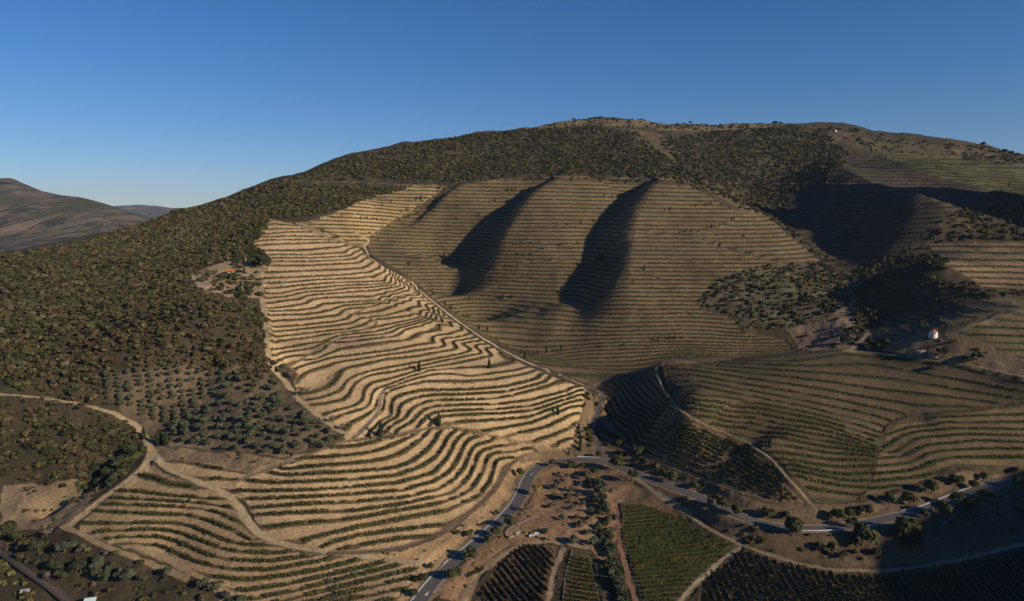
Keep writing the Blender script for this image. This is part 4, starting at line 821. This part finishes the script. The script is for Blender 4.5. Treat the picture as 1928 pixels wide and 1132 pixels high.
trees('bare_tree', [(994,957,11,'leafless brown tree at the right road edge, nearer one'),(980,972,10,'leafless pinkish tree at the right road edge, lower one'),(548,705,11,'rounded grey leafless tree at the left edge of the terraces'),(572,737,13,'dark spreading leafless tree beside the grove track'),(625,790,8),(645,803,8),(90,1005,9,'leafless grey tree beside the ravine shadow'),(90,1090,9)], 'small leafless tree beside the grove track', 'tree', 'leafless trees along the grove track')
trees('shrub', [(535,685,9,'dark oak at the top corner of the grove track'),(515,715,9),(500,600,9),(490,590,8),(515,680,8),(352,931,5,'lone dark bush in the middle of the lower left terraces'),(522,690,8),(488,548,9),(470,545,8),(455,553,12),(430,573,14),(470,570,14),(485,580,9),(440,515,9),(463,532,11),(415,538,9),(380,520,9),(270,845,9)], 'dark rounded oak shrub at the edge of the terraces', 'bush', 'oak shrubs along the terrace edge')
p = at(462, 499); plant('eucalyptus', p[0], p[1], 11.5*mpp(p)*1.0/1.0, 'tall tree with a bare white trunk beside the tiled shed', 'tree')
p = at(494, 506); plant('carob_tree', p[0], p[1], 15*mpp(p), 'large round dark tree right of the white trunked tree', 'tree')
# olive grove in rows, left of the sunlit terraces
def lattice(o, ux, uy, nx, ny, poly, jit, seed, pxr, lab, grp, keep=.93):
    O, A, B = [at(*q) for q in (o, ux, uy)]; a = np.array(A[:2])-O[:2]; b = np.array(B[:2])-O[:2]; wp = wpoly(poly); rg = np.random.default_rng(seed); out = []
    for i in range(nx[0], nx[1]):
        for j in range(ny[0], ny[1]):
            q = np.array(O[:2])+a*i+b*j+rg.normal(size=2)*jit; r_ = rg.random(3)
            if inpoly(np.array([q[0]]), np.array([q[1]]), wp)[0] and r_[0] < keep and grid_at(trm, q[:1], q[1:2])[0] < .2: out.append((q[0], q[1], pxr*(.8+.45*r_[1]), i, j))
    js = sorted({o[4] for o in out})
    for j in js:
        ln = sorted([o for o in out if o[4] == j], key=lambda o: o[0]/o[1])
        for m_, (x, y, s, _, _) in enumerate(ln): plant('olive_tree', x, y, s, '%s olive tree from the left in the %s line up %s' % (ordn(m_+1).replace('lowest', 'first'), ordn(js.index(j)+1).replace('lowest', 'first'), lab), 'olive tree', grp)
    return len(out)
n1_ = lattice((244,740), (264,741), (243,731), (-6, 16), (-12, 12), [(198,760),(198,702),(330,690),(440,708),(395,750),(330,800),(275,792),(255,775)], .2, 5, 2.0, 'the neat upper grove', 'olive trees in the neat upper rows of the grove')
n2_ = lattice((450,780), (470,783), (450,768), (-14, 16), (-16, 12), [(440,708),(500,722),(540,760),(600,800),(648,828),(560,856),(480,862),(400,850),(320,838),(300,815),(335,800),(395,752)], 1.2, 6, 2.65, 'the lower grove', 'olive trees scattered over the lower grove', .95)
print('OLIVES', n1_, n2_)
trees('dark_tree', [(1118,888,9),(1130,912,10),(1136,938,9),(1126,925,8),(1142,962,9),(1138,985,8),(1146,1008,9),(1150,1032,9),(1140,1015,7),(1152,1056,10),(1156,1070,9),(1160,1095,10),(1172,1112,10),(1150,1090,9),(1163,1080,8),(1176,1126,10),(1132,950,8),(1110,905,9),(1122,940,9),(1128,968,8),(1132,1000,8),(1136,1030,7)], 'dark tree in the dense strip beside the reddish path', 'tree', 'dense strip of trees beside the reddish path')
# cypresses: (x, base y, height in photo pixels)
CY = [(789,699,19,'lone slim cypress on the upper terraces, left one of a far apart pair'),(921,693,18,'lone slim cypress on the upper terraces near the ridge road'),(826,800,25,'wide dark cypress above the lane in the middle of the terraces'),(717,823,27,'tallest cypress beside the stony gully foot'),(697,825,12,'small thin cypress left of the tallest one by the stony gully'),(745,820,12,'short cypress right of the tallest one by the stony gully'),
 (1050,780,17,'lone cypress on the right end of the terraces above the road bend'),(300,835,26,'slim dark cypress at the fork of the dirt tracks, left of its twin'),(313,837,24,'broader dark cypress at the fork of the dirt tracks'),(271,829,20,'dark cypress left of the dirt track above the ravine wood'),(1449,840,18,'single cypress on the crest path of the dark spur'),
 (1056,551,13,'lone cypress in the middle of the brown far slope'),(988,676,15,'tallest cypress at the side of the ridge road'),(836,486,12,'lone cypress between the two dark gullies'),(1092,846,17,'nearest cypress at the road bend corner'),(1071,849,9,'small cypress at the road bend corner')]
for t in CY:
    p = at(t[0], t[1]); plant('cypress', p[0], p[1], t[2]*mpp(p)*1.05, t[3], 'cypress', sz=1.0)
def many(kind, lst, lab, grp, cat='cypress', k=1.05):
    for t in lst:
        p = at(t[0], t[1]); plant(kind, p[0], p[1], t[2]*mpp(p)*k, lab, cat, grp)
many('cypress', [(1093,838,15),(1092,828,14),(1090,818,13),(1089,808,12)], 'cypress in the short row above the road bend', 'cypresses in a row above the road bend')
many('cypress', [(995,667,8),(1004,667,7),(1012,667,9),(981,665,9),(1029,664,12),(1056,660,11)], 'dark cypress behind the ridge road', 'cypresses behind the ridge road')
many('cypress', [(947,561,10),(964,561,9),(884,563,8),(838,573,9),(850,581,9),(902,618,10),(917,624,11),(934,641,10),(1213,507,10),(1239,642,10),(1259,638,8),(1270,638,8),(1283,637,6),(1128,488,15),(1132,490,15),(1122,492,12),(1137,494,11),(1142,500,10),(1120,500,10),(771,498,8)], 'small dark cypress on the brown far slope', 'small cypresses on the brown far slope')
many('cypress', [(1334,387,7),(1338,386,8),(1328,387,7),(1310,388,5),(1262,395,7),(1251,397,5),(1118,417,7),(1094,419,6),(1067,424,6),(1047,427,5),(1278,441,7),(1291,436,8),(1302,436,7),(1315,436,7),(1331,431,6),(1340,428,8),(1354,427,6),(1363,424,5),(1377,418,6),(1382,412,7),(1387,411,5),(956,358,8),(963,359,8),(970,358,7),(1138,371,7),(1152,370,5),(860,413,6),(901,407,8),(922,381,6),(932,379,8),(860,388,5),(1640,290,5),(1655,294,5),(1668,298,6),(1680,300,5),(1765,317,5),(1772,320,6),(1800,328,5),(1900,350,6),(1590,430,5),(1650,432,6),(1560,420,5)], 'tiny dark tree on the upper terraces of the far slope', 'tiny dark trees on the upper far terraces')
many('cypress', [(784,375,7),(791,375,8),(801,374,6),(736,382,7),(720,385,6),(705,388,5),(756,398,6),(766,396,7),(771,396,5),(679,412,6),(691,412,6),(702,413,5),(710,414,6),(644,408,5),(770,376,4)], 'tiny dark tree on the pale upper triangle', 'tiny dark trees on the pale upper triangle')
many('shrub', [(1074,428,3),(1084,429,3),(1060,429,3),(1104,431,3),(1112,432,3),(1023,468,3.4),(1056,462,3.6),(1088,459,3.6),(975,478,3),(985,480,3),(1000,478,3.4),(1174,650,4),(1129,653,4),(870,440,3),(1350,443,3),(1400,444,3),(1192,530,3),(1240,524,3)], 'small round bush on the brown far slope', 'small round bushes on the far slope', 'bush', 1.0)
many('dark_tree', [(1459,235,4.5),(1470,237,3.6),(1490,240,3),(1600,247,3),(1610,249,4),(1615,250,3),(1545,248,4),(1563,247,5),(1578,248,4),(1660,259,3),(1700,266,3),(1740,270,3),(1790,274,3),(1850,276,4),(1892,288,4),(1904,292,4),(1915,296,4),(1300,233,3),(1080,226,3),(1130,224,3)], 'tree standing on the skyline of the summit ridge', 'trees along the summit skyline', 'tree', 1.0)
HEDGE = [(880+3.0*i, 1088-1.55*i, 4.6) for i in range(11)]
many('cypress', [(x, y, 9) for x, y, _ in HEDGE], 'small clipped cypress in the slanting hedge beside the road', 'clipped cypresses of the slanting hedge', 'cypress', .95)
many('shrub', [(863,1072,3.2),(868,1068,3.2),(873,1064,3.2),(877,1059,3.0)], 'small round shrub planted along the paved road edge', 'small shrubs along the road edge', 'bush', 1.0)
# ---------------------------------------------------------------- paved road, edge lines, arrows, walls, guardrails
def ribbon(pl, off0, off1, dz, drop=None):
    pl = np.array(pl); g = np.gradient(pl[:, :2], axis=0); g /= np.linalg.norm(g, axis=1)[:, None]; nx, ny = g[:, 1], -g[:, 0]   # to the right of travel
    o0 = off0 if np.ndim(off0) else np.full(len(pl), off0); o1 = off1 if np.ndim(off1) else np.full(len(pl), off1)
    a = np.c_[pl[:, 0]+nx*o0, pl[:, 1]+ny*o0, pl[:, 2]+dz]; b = np.c_[pl[:, 0]+nx*o1, pl[:, 1]+ny*o1, pl[:, 2]+dz]
    V = np.stack([a, b], 1).reshape(-1, 3); n = len(pl); Fc = [(2*i, 2*i+1, 2*i+3, 2*i+2) for i in range(n-1)]; return V, Fc
def wall_strip(pl, off, w_, h, dz=0.0):
    pl = np.array(pl); V1, _ = ribbon(pl, off-w_/2, off+w_/2, dz-.4); V2, _ = ribbon(pl, off-w_/2, off+w_/2, dz+h); n = len(pl); V = np.r_[V1, V2]; m = 2*n; Fc = []
    for i in range(n-1):
        a, b, c, d = 2*i, 2*i+1, 2*i+3, 2*i+2; Fc += [(m+a, m+b, m+c, m+d), (a, d, m+d, m+a), (b, m+b, m+c, c)]
    Fc += [(0, m, m+1, 1), (2*n-2, 2*n-1, m+2*n-1, m+2*n-2)]; return V, Fc
road_c[:, 2] = np.interp(np.arange(len(road_c)), np.arange(len(road_c)), road_c[:, 2])
hw = 3.0+.0*road_c[:, 0]
V, Fc = ribbon(road_c, -hw, hw, .06); add('road', mesh_np('road', V, Fc, M['asphalt']), kind='structure')
arc = np.r_[0, np.cumsum(np.hypot(*np.diff(road_c[:, :2], axis=0).T))]
def s_at(px, py):
    p = onground([(px, py)])[0]; return int(np.argmin(np.hypot(road_c[:, 0]-p[0], road_c[:, 1]-p[1])))
for a, b, side in (((787,1132), (1120,865), -1), ((1450,985), (1928,905), -1), ((845,1075), (800,1110), 1)):
    i, j = sorted((s_at(*a), s_at(*b)))
    V, Fc = ribbon(road_c[i:j+1], side*2.78-.09, side*2.78+.09, .075); add('road_marking', mesh_np('road_marking', V, Fc, M['white_paint']), kind='structure')
def arrow(px, py, fwd, off):
    i = s_at(px, py); p = road_c[i]; g = (road_c[i+2]-road_c[i-2])[:2]; g /= np.linalg.norm(g); g = g*fwd; n = np.array([g[1], -g[0]]); c = p[:2]+np.array([g[1], -g[0]])*off*fwd
    sh = [(-3.2, -.16), (1.0, -.16), (1.0, -.7), (3.2, 0), (1.0, .7), (1.0, .16), (-3.2, .16)]
    V = [(*(c+g*a+n*b), p[2]+.08) for a, b in sh]
    me = bpy.data.meshes.new('road_arrow'); me.from_pydata([tuple(map(float, v)) for v in V], [], [(0, 1, 5, 6), (2, 3, 4)]); me.materials.append(M['white_paint']); add('road_marking', me, kind='structure')
arrow(808,1113,-1,.9); arrow(1003,893,1,.6)
def kerb(a, b, lab, off=-3.3, w_=.2, h=.3, m='white_paint'):
    i, j = sorted((s_at(*a), s_at(*b))); V, Fc = wall_strip(road_c[i:j+1], off, w_, h); o = add('roadside_wall', mesh_np('roadside_wall', V, Fc, M[m])); o['label'] = lab; o['category'] = 'low wall'
kerb((783,1140), (822,1088), 'low white wall along the left road edge below the lane mouth')
kerb((842,1066), (856,1054), 'short low white wall along the road just above the lane mouth')
kerb((868,1044), (1000,893), 'long low white wall along the outer edge of the road bend', w_=.14, h=.16)
kerb((1700,966), (1850,915), 'pale low wall on the uphill side of the rising road at right', -3.3, .3, .4, 'pale_stone')
def guardrail(a, b, off, lab):
    i, j = sorted((s_at(*a), s_at(*b))); pl = road_c[i:j+1]; root = bpy.data.objects.new('guardrail', None); C.objects.link(root); root['label'] = lab; root['category'] = 'guardrail'
    prof = [(0, .38), (.07, .46), (0, .55), (.07, .64), (0, .74)]; g = np.gradient(pl[:, :2], axis=0); g /= np.linalg.norm(g, axis=1)[:, None]; sgn = 1 if off > 0 else -1; V = []; n = len(pl); k = len(prof)
    for q in range(n):
        for o_, h in prof: V.append((pl[q, 0]+g[q, 1]*(off-sgn*o_*2), pl[q, 1]-g[q, 0]*(off-sgn*o_*2), pl[q, 2]+h*1.1))
    Fc = [(q*k+r, q*k+r+1, (q+1)*k+r+1, (q+1)*k+r) for q in range(n-1) for r in range(k-1)]; add('rail', mesh_np('rail', V, Fc, M['steel']), root)
    for q in range(0, n, 2):
        x, y, z = pl[q, 0]+g[q, 1]*off, pl[q, 1]-g[q, 0]*off, pl[q, 2]; Vp, Fp = tube([(x+.12*g[q,1], y-.12*g[q,0], z-.5), (x+.12*g[q,1], y-.12*g[q,0], z+.85)], [.07, .07], 4); add('post', mesh_np('post', Vp, Fp, M['steel']), root)
guardrail((1503,1000), (1583,998), 3.5, 'long bluish white guardrail on the outer side of the right road bend')
guardrail((1610,990), (1642,984), 3.5, 'short guardrail right of the tree that interrupts the rail')
guardrail((1088,860), (1128,863), -3.4, 'guardrail in front of the cypresses at the left road bend')
# ---------------------------------------------------------------- buildings and walls
def boxes(name, bl, mat, parent=None):
    V = []; Fc = []
    for (cx, cy, cz, sx, sy, sz, rz) in bl:
        o = len(V); c, s = math.cos(rz), math.sin(rz)
        for dz in (0, 1):
            for dx, dy in ((-.5, -.5), (.5, -.5), (.5, .5), (-.5, .5)): V.append((cx+dx*sx*c-dy*sy*s, cy+dx*sx*s+dy*sy*c, cz+dz*sz))
        Fc += [tuple(o+i for i in f) for f in ((0, 3, 2, 1), (4, 5, 6, 7), (0, 1, 5, 4), (1, 2, 6, 5), (2, 3, 7, 6), (3, 0, 4, 7))]
    return add(name, mesh_np(name, V, Fc, mat), parent)
def root(name, p, rz, label, cat, group=None):
    r = bpy.data.objects.new(name, None); C.objects.link(r); r.location = tuple(map(float, p)); r.rotation_euler = (0, 0, rz); r['label'] = label; r['category'] = cat
    if group: r['group'] = group
    return r
def poly_mesh(name, V, Fc, mat, parent=None):
    me = bpy.data.meshes.new(name); me.from_pydata([tuple(map(float, v)) for v in V], [], Fc); me.materials.append(mat); return add(name, me, parent)
# windmill tower
p = at(1757, 633); r = root('windmill', p, 0, 'round white windmill tower with a conical red tiled roof on the dark spur', 'windmill'); n = 28
V = [(2.75*math.cos(2*math.pi*k/n), 2.75*math.sin(2*math.pi*k/n), -1.0) for k in range(n)]+[(2.5*math.cos(2*math.pi*k/n), 2.5*math.sin(2*math.pi*k/n), 3.3) for k in range(n)]
poly_mesh('wall', V, [(k, (k+1) % n, n+(k+1) % n, n+k) for k in range(n)]+[tuple(range(n, 2*n))], M['plaster'], r)
V = [(2.75*math.cos(2*math.pi*k/n), 2.75*math.sin(2*math.pi*k/n), 3.25) for k in range(n)]+[(2.75*math.cos(2*math.pi*k/n), 2.75*math.sin(2*math.pi*k/n), 3.4) for k in range(n)]+[(0, 0, 5.0)]
poly_mesh('roof', V, [(k, (k+1) % n, n+(k+1) % n, n+k) for k in range(n)]+[(n+k, n+(k+1) % n, 2*n) for k in range(n)]+[tuple(range(n))[::-1]], M['tile'], r)
boxes('window', [(-.35, -2.5, 2.2, .7, .3, .6, 0)], M['dark'], r); boxes('door', [(-2.0, -1.82, -.3, .85, .35, 1.9, -.83)], M['dark'], r)
# ruins and walls near the windmill
def ruin(px, py, L, W, hh, lab):
    p = at(px, py); r = root('stone_ruin', p, -.12, lab, 'ruin'); boxes('wall', [(0, -W/2, -.8, L, .5, hh+.8, 0), (0, W/2, -.8, L, .5, hh*.9+.8, 0), (-L/2+.25, 0, -.8, .5, W-.52, hh+1.1, 0), (L/2-.25, 0, -.8, .5, W-.52, hh*.8+.8, 0)], M['stone'], r)
    boxes('doorway', [(L*.12, -W/2-.26, 0, .9, .05, 1.7, 0)], M['dark'], r)
ruin(1733, 668, 7, 4.5, 3.2, 'taller roofless grey stone ruin with a white corner cap, left of the round tree'); ruin(1757, 671, 6, 3.5, 2.4, 'lower roofless grey stone ruin touching the round dark tree')
def wall_line(name, pl, w_, h, mat, lab, cat='wall'):
    c = arc_resample(ground_pts(dens(pl, 6)), 1.5); c[:, 2] = box_smooth(c[:, 2], 3); V, Fc = wall_strip(c, 0, w_, h, 0.0); o = add(name, mesh_np(name, V, Fc, M[mat])); o['label'] = lab; o['category'] = cat
wall_line('stone_wall', [(1662,659),(1700,666),(1750,673),(1772,677)], .4, .6, 'stone', 'long pale wall along the track in front of the roofless ruins')
wall_line('stone_wall', [(952,1012),(952,1004),(968,992),(985,983),(1004,972)], .45, .6, 'stone', 'curving low stone wall on the bare slope right of the road')
wall_line('stone_wall', [(958,1014),(968,1010)], .7, .4, 'pale_stone', 'short pale stone slab below the curving wall, left one'); wall_line('stone_wall', [(971,1008),(979,1003)], .7, .6, 'pale_stone', 'short pale stone slab below the curving wall, right one')
wall_line('stone_wall', [(1773,986),(1795,976)], .5, .8, 'stone', 'short pale wall among trees under the rising road'); wall_line('stone_wall', [(1551,1052),(1566,1048)], .5, .5, 'stone', 'short pale wall on the slope below the guardrail')
wall_line('stone_wall', [(1060,1132),(1066,1080),(1078,1036)], .4, .5, 'stone', 'low rubble edge of the narrow flat plot')
wall_line('stone_wall', [(458,516),(472,517),(484,524),(497,533)], .5, .7, 'pale_stone', 'curved whitish wall edging the homestead terrace')
# tiled shed, netted tank
p = at(434, 514); r = root('tiled_shed', p, .15, 'small shed with a bright orange tiled roof at the homestead', 'shed')
boxes('wall', [(0, 0, -1, 6.2, 4.2, 3.3, 0)], M['render_grey'], r); V = [(-3.7, -2.8, 2.2), (3.7, -2.8, 2.2), (3.7, 0, 3.5), (-3.7, 0, 3.5), (-3.7, 2.8, 2.2), (3.7, 2.8, 2.2), (-3.7, -2.8, 2.35), (3.7, -2.8, 2.35), (3.7, 0, 3.65), (-3.7, 0, 3.65), (-3.7, 2.8, 2.35), (3.7, 2.8, 2.35)]
poly_mesh('roof', V, [(6, 7, 8, 9), (9, 8, 11, 10), (0, 3, 2, 1), (3, 4, 5, 2), (0, 1, 7, 6), (4, 10, 11, 5), (0, 6, 9, 3), (3, 9, 10, 4), (1, 2, 8, 7), (2, 5, 11, 8)], M['tile'], r); boxes('door', [(1.2, -2.13, 0, .9, .1, 1.9, 0)], M['dark'], r)
p = at(452, 550); r = root('netted_frame', p, 0, 'dark green netted shelter with a yellow post below the tiled shed', 'shelter'); boxes('net', [(0, 0, -.5, 5.0, 3.6, 5.2, 0)], M['green_net'], r); boxes('post', [(2.65, -1.7, -.5, .28, .28, 5.3, 0)], M['yellow'], r)
# huts at the bottom left and the white house on the skyline
def hut(px, py, L, W, h, rm, wm, lab, rz=.3):
    p = at(px, py); r = root('hut', p, rz, lab, 'hut'); boxes('wall', [(0, 0, -1, L, W, h+1, 0)], M[wm], r); e = .3; V = [(-L/2-e, -W/2-e, h), (L/2+e, -W/2-e, h), (L/2+e, 0, h+.8), (-L/2-e, 0, h+.8), (-L/2-e, W/2+e, h), (L/2+e, W/2+e, h)]
    V = V+[(a, b, c+.12) for a, b, c in V]; poly_mesh('roof', V, [(6, 7, 8, 9), (9, 8, 11, 10), (0, 3, 2, 1), (3, 4, 5, 2), (0, 1, 7, 6), (4, 10, 11, 5), (0, 6, 9, 3), (3, 9, 10, 4), (1, 2, 8, 7), (2, 5, 11, 8)], M[rm], r)
hut(48, 1119, 2.6, 2.0, 1.5, 'sheet_metal', 'plaster', 'tiny hut with a grey sheet roof among the trees by the railway'); hut(171, 1134, 3.6, 3, 1.2, 'teal_sheet', 'plaster', 'hut with a pale turquoise roof at the bottom edge of the picture')
hut(1573, 248, 4, 3, 2, 'plaster', 'plaster', 'white house on the summit skyline')
p = at(1005, 1007); r = root('slab_stack', p, .45, 'stacks of pale grey slabs on the bare ground inside the road bend', 'slabs')
for i, (a, b, w_, d_, h) in enumerate([(-2.2, -.6, 1.3, 1.0, .7), (-.9, .3, 1.2, 1.0, .5), (-.4, -.9, 1.6, .8, .6), (.9, .5, 1.3, .8, .8), (1.2, -.5, 1.5, .7, .5), (2.4, .4, 1.0, .8, .6)]): boxes('slab_pile', [(a, b, -.2, w_, d_, h+.2, .1*i)], M['pale_stone'], r)
# railway
RL = arc_resample(ground_pts(dens([(-30,1018),(20,1052),(60,1083),(100,1112),(150,1150)], 6)), 2.0)
for k in range(3): RL[:, k] = box_smooth(RL[:, k], 20)
RL[:, 2] += .5
V, Fc = wall_strip(RL, 0, 3.6, .15); add('railway_bed', mesh_np('railway_bed', V, Fc, M['ballast']), kind='structure')
rr = root('railway_track', RL[len(RL)//2], 0, 'single railway line crossing the bottom left corner', 'railway'); c0 = RL[len(RL)//2]
for off in (-.84, .84):
    V, Fc = wall_strip(RL-c0, off, .14, .16, .22); add('rail', mesh_np('rail', V, Fc, M['rail']), rr)
# ---------------------------------------------------------------- two people on the spur road
def person(px, py, shirt, lab, bend, rz):
    p = at(px, py); r = root('person', p, rz, lab, 'person')
    J = {'pel': (0, 0, .92), 'ch': (0, -.10*bend-.02, 1.32-.03*bend), 'nk': (0, -.16*bend, 1.50-.05*bend), 'hd': (0, -.20*bend-.02, 1.66-.07*bend), 'ht': (0, -.22*bend, 1.76-.08*bend)}
    vs = [J['pel'], J['ch'], J['nk'], J['hd'], J['ht']]; es = [(0, 1), (1, 2), (2, 3), (3, 4)]; rad = [(.15, .12), (.18, .12), (.055, .055), (.10, .11), (.07, .07)]
    for s in (-1, 1):
        b = len(vs); vs += [(s*.19, J['ch'][1], 1.42-.04*bend), (s*.27, J['ch'][1]-.02-.1*bend, 1.14), (s*.25, J['ch'][1]-.16-.25*bend, .92)]; es += [(1, b), (b, b+1), (b+1, b+2)]; rad += [(.075, .075), (.05, .05), (.035, .04)]
        b = len(vs); vs += [(s*.10, 0, .85), (s*.11, -.02, .47), (s*.12, .03, .07), (s*.12, -.12, .04)]; es += [(0, b), (b, b+1), (b+1, b+2), (b+2, b+3)]; rad += [(.095, .1), (.065, .065), (.045, .05), (.04, .035)]
    me = bpy.data.meshes.new('body'); me.from_pydata(vs, es, []); o = add('body', me, r); md = o.modifiers.new('skin', 'SKIN')
    for i, sv in enumerate(me.skin_vertices[0].data): sv.radius = rad[i]; sv.use_root = (i == 0)
    o.modifiers.new('sub', 'SUBSURF').levels = 1
    for m in ('skin', shirt, 'jeans'): me.materials.append(M[m])
    def shell(nm, ids, grow_, mat):
        vv = [vs[i] for i in ids]; mp = {i: k for k, i in enumerate(ids)}; ee = [(mp[a], mp[b]) for a, b in es if a in mp and b in mp]; m2 = bpy.data.meshes.new(nm); m2.from_pydata(vv, ee, []); m2.materials.append(M[mat]); q = add(nm, m2, r); q.modifiers.new('skin', 'SKIN')
        for k, i in enumerate(ids): m2.skin_vertices[0].data[k].radius = (rad[i][0]+grow_, rad[i][1]+grow_); m2.skin_vertices[0].data[k].use_root = (k == 0)
        q.modifiers.new('sub', 'SUBSURF').levels = 1
    shell('shirt', [1, 0, 5, 6, 12, 13], .022, shirt); shell('trousers', [0, 8, 9, 10, 15, 16, 17], .02, 'jeans'); shell('hair', [4, 3], .008, 'hair')
person(1457.5, 680, 'yellow_cloth', 'person in a yellow top on the crest of the dark spur', .6, .6); person(1462.5, 679, 'teal_cloth', 'person in dark teal clothing beside the one in yellow', .1, -.4)
# ---------------------------------------------------------------- distant hills, far horizon
def el(px, py, d): return P(px, py, d=d)
far_pts = []
def fp(x, y, z): far_pts.append(((math.atan2(x, y)*2.2, math.log(math.hypot(x, y))), z))
for px, py, d in [(-300,352,3300),(-120,344,3200),(-40,340,3200),(0,338,3200),(18,336,3200),(45,349,3150),(100,364,3100),(140,372,3050),(190,389,3000),(230,402,2950),(262,412,2900),(300,424,2850),(400,440,2800),
                  (0,400,2600),(60,405,2600),(120,412,2550),(180,424,2500),(240,436,2450),(0,440,2150),(60,445,2100),(120,446,2150),(180,446,2200),(-200,430,2300),(0,470,1750),(60,472,1700),(120,466,1800),
                  (170,398,12000),(215,395,12000),(245,393,12000),(270,391,12000),(290,388,12000),(310,392,12000),(335,398,12000),(420,400,12000),(60,398,12500),(-300,396,12500),(230,412,8000),(300,412,8000),(100,415,7000)]:
    q = el(px, py, d); fp(*q)
for x, y, z in [(-3500,4200,100),(-2600,4300,60),(-1800,4300,20),(-1500,3600,30),(-900,3200,30),(-600,2600,0),(0,3000,0),(1000,3500,20),(2000,3500,60),(3500,3000,100),(0,9000,100),(6000,9000,200),(9000,5000,200),(-9000,6000,250),(-9000,9000,200),(-7000,14500,100),(-3000,15500,50),(2000,15500,50),(9000,12000,50),(-3500,2000,150),(-2400,1300,60),(-1900,1700,20)]: fp(x, y, z)
ft = tps_fit([a for a, _ in far_pts], [b for _, b in far_pts], 1e-4, 1.0)
faz = np.radians(np.linspace(-62, 66, 700)); fr_ = np.exp(np.linspace(math.log(1500), math.log(17000), 320)); FA, FR = np.meshgrid(faz, fr_); fx = FR*np.sin(FA); fy = FR*np.cos(FA)
fz = ft(FA*2.2, np.log(FR)); fz = fz+np.minimum(FR/3000, 1.0)*(40*fbm(fx/520, fy/520, 81, 6))*sstep(1600, 2200, FR)-80*sstep(1900, 1500, FR)
low = sstep(math.radians(-9), math.radians(-2), FA); fz = fz*(1-low)+np.minimum(fz, 40)*low
g = N('distant_ground'); g.noise(1.0); sv = g.n('ShaderNodeVectorMath', operation='MULTIPLY'); g.l(g.pos, sv.inputs[0]); sv.inputs[1].default_value = (1, .3, 1); g.pos = sv.outputs[0]; a_ = g.noise(.018, 7, .8); b_ = g.noise(.0022, 3, .6); c_ = g.noise(.03, 5, .8)
cc = g.mix(g.ramp(a_, .44, .54), (.042, .048, .034), (.16, .125, .088)); cc = g.mix(g.ramp(g.noise(.0045, 2, .5), .60, .63), cc, (.23, .175, .11)); cc = g.mix(g.ramp(b_, .55, .6), cc, (.075, .082, .04)); cc = g.scale(cc, g.ramp(c_, .3, .7, .7, 1.3)); g.l(cc, g.b.inputs['Base Color']); g.bump(g.noise(.03, 6, .75), 14, 1.0)
idx = np.arange(FA.size).reshape(FA.shape); f = np.stack([idx[:-1, :-1], idx[:-1, 1:], idx[1:, 1:], idx[1:, :-1]], -1).reshape(-1, 4)[:, ::-1]
hm = mesh_np('hills', np.stack([fx, fy, fz], -1), f, g.m); hm.shade_smooth(); add('hills', hm, kind='structure')
# ---------------------------------------------------------------- thin haze round everything
hz = boxes('haze', [(0, 8000, -130, 36000, 19600, 1000, 0)], None); hz['kind'] = 'stuff'; hz['label'] = 'thin bluish valley haze'; hz['category'] = 'haze'
hmz = bpy.data.materials.new('haze'); hmz.use_nodes = True; t = hmz.node_tree; t.nodes.remove(t.nodes['Principled BSDF']); pv = t.nodes.new('ShaderNodeVolumePrincipled')
pv.inputs['Color'].default_value = (.62, .76, 1.0, 1); pv.inputs['Density'].default_value = HAZE; pv.inputs['Anisotropy'].default_value = 0.0; t.links.new(pv.outputs[0], t.nodes['Material Output'].inputs['Volume']); hz.data.materials.append(hmz)
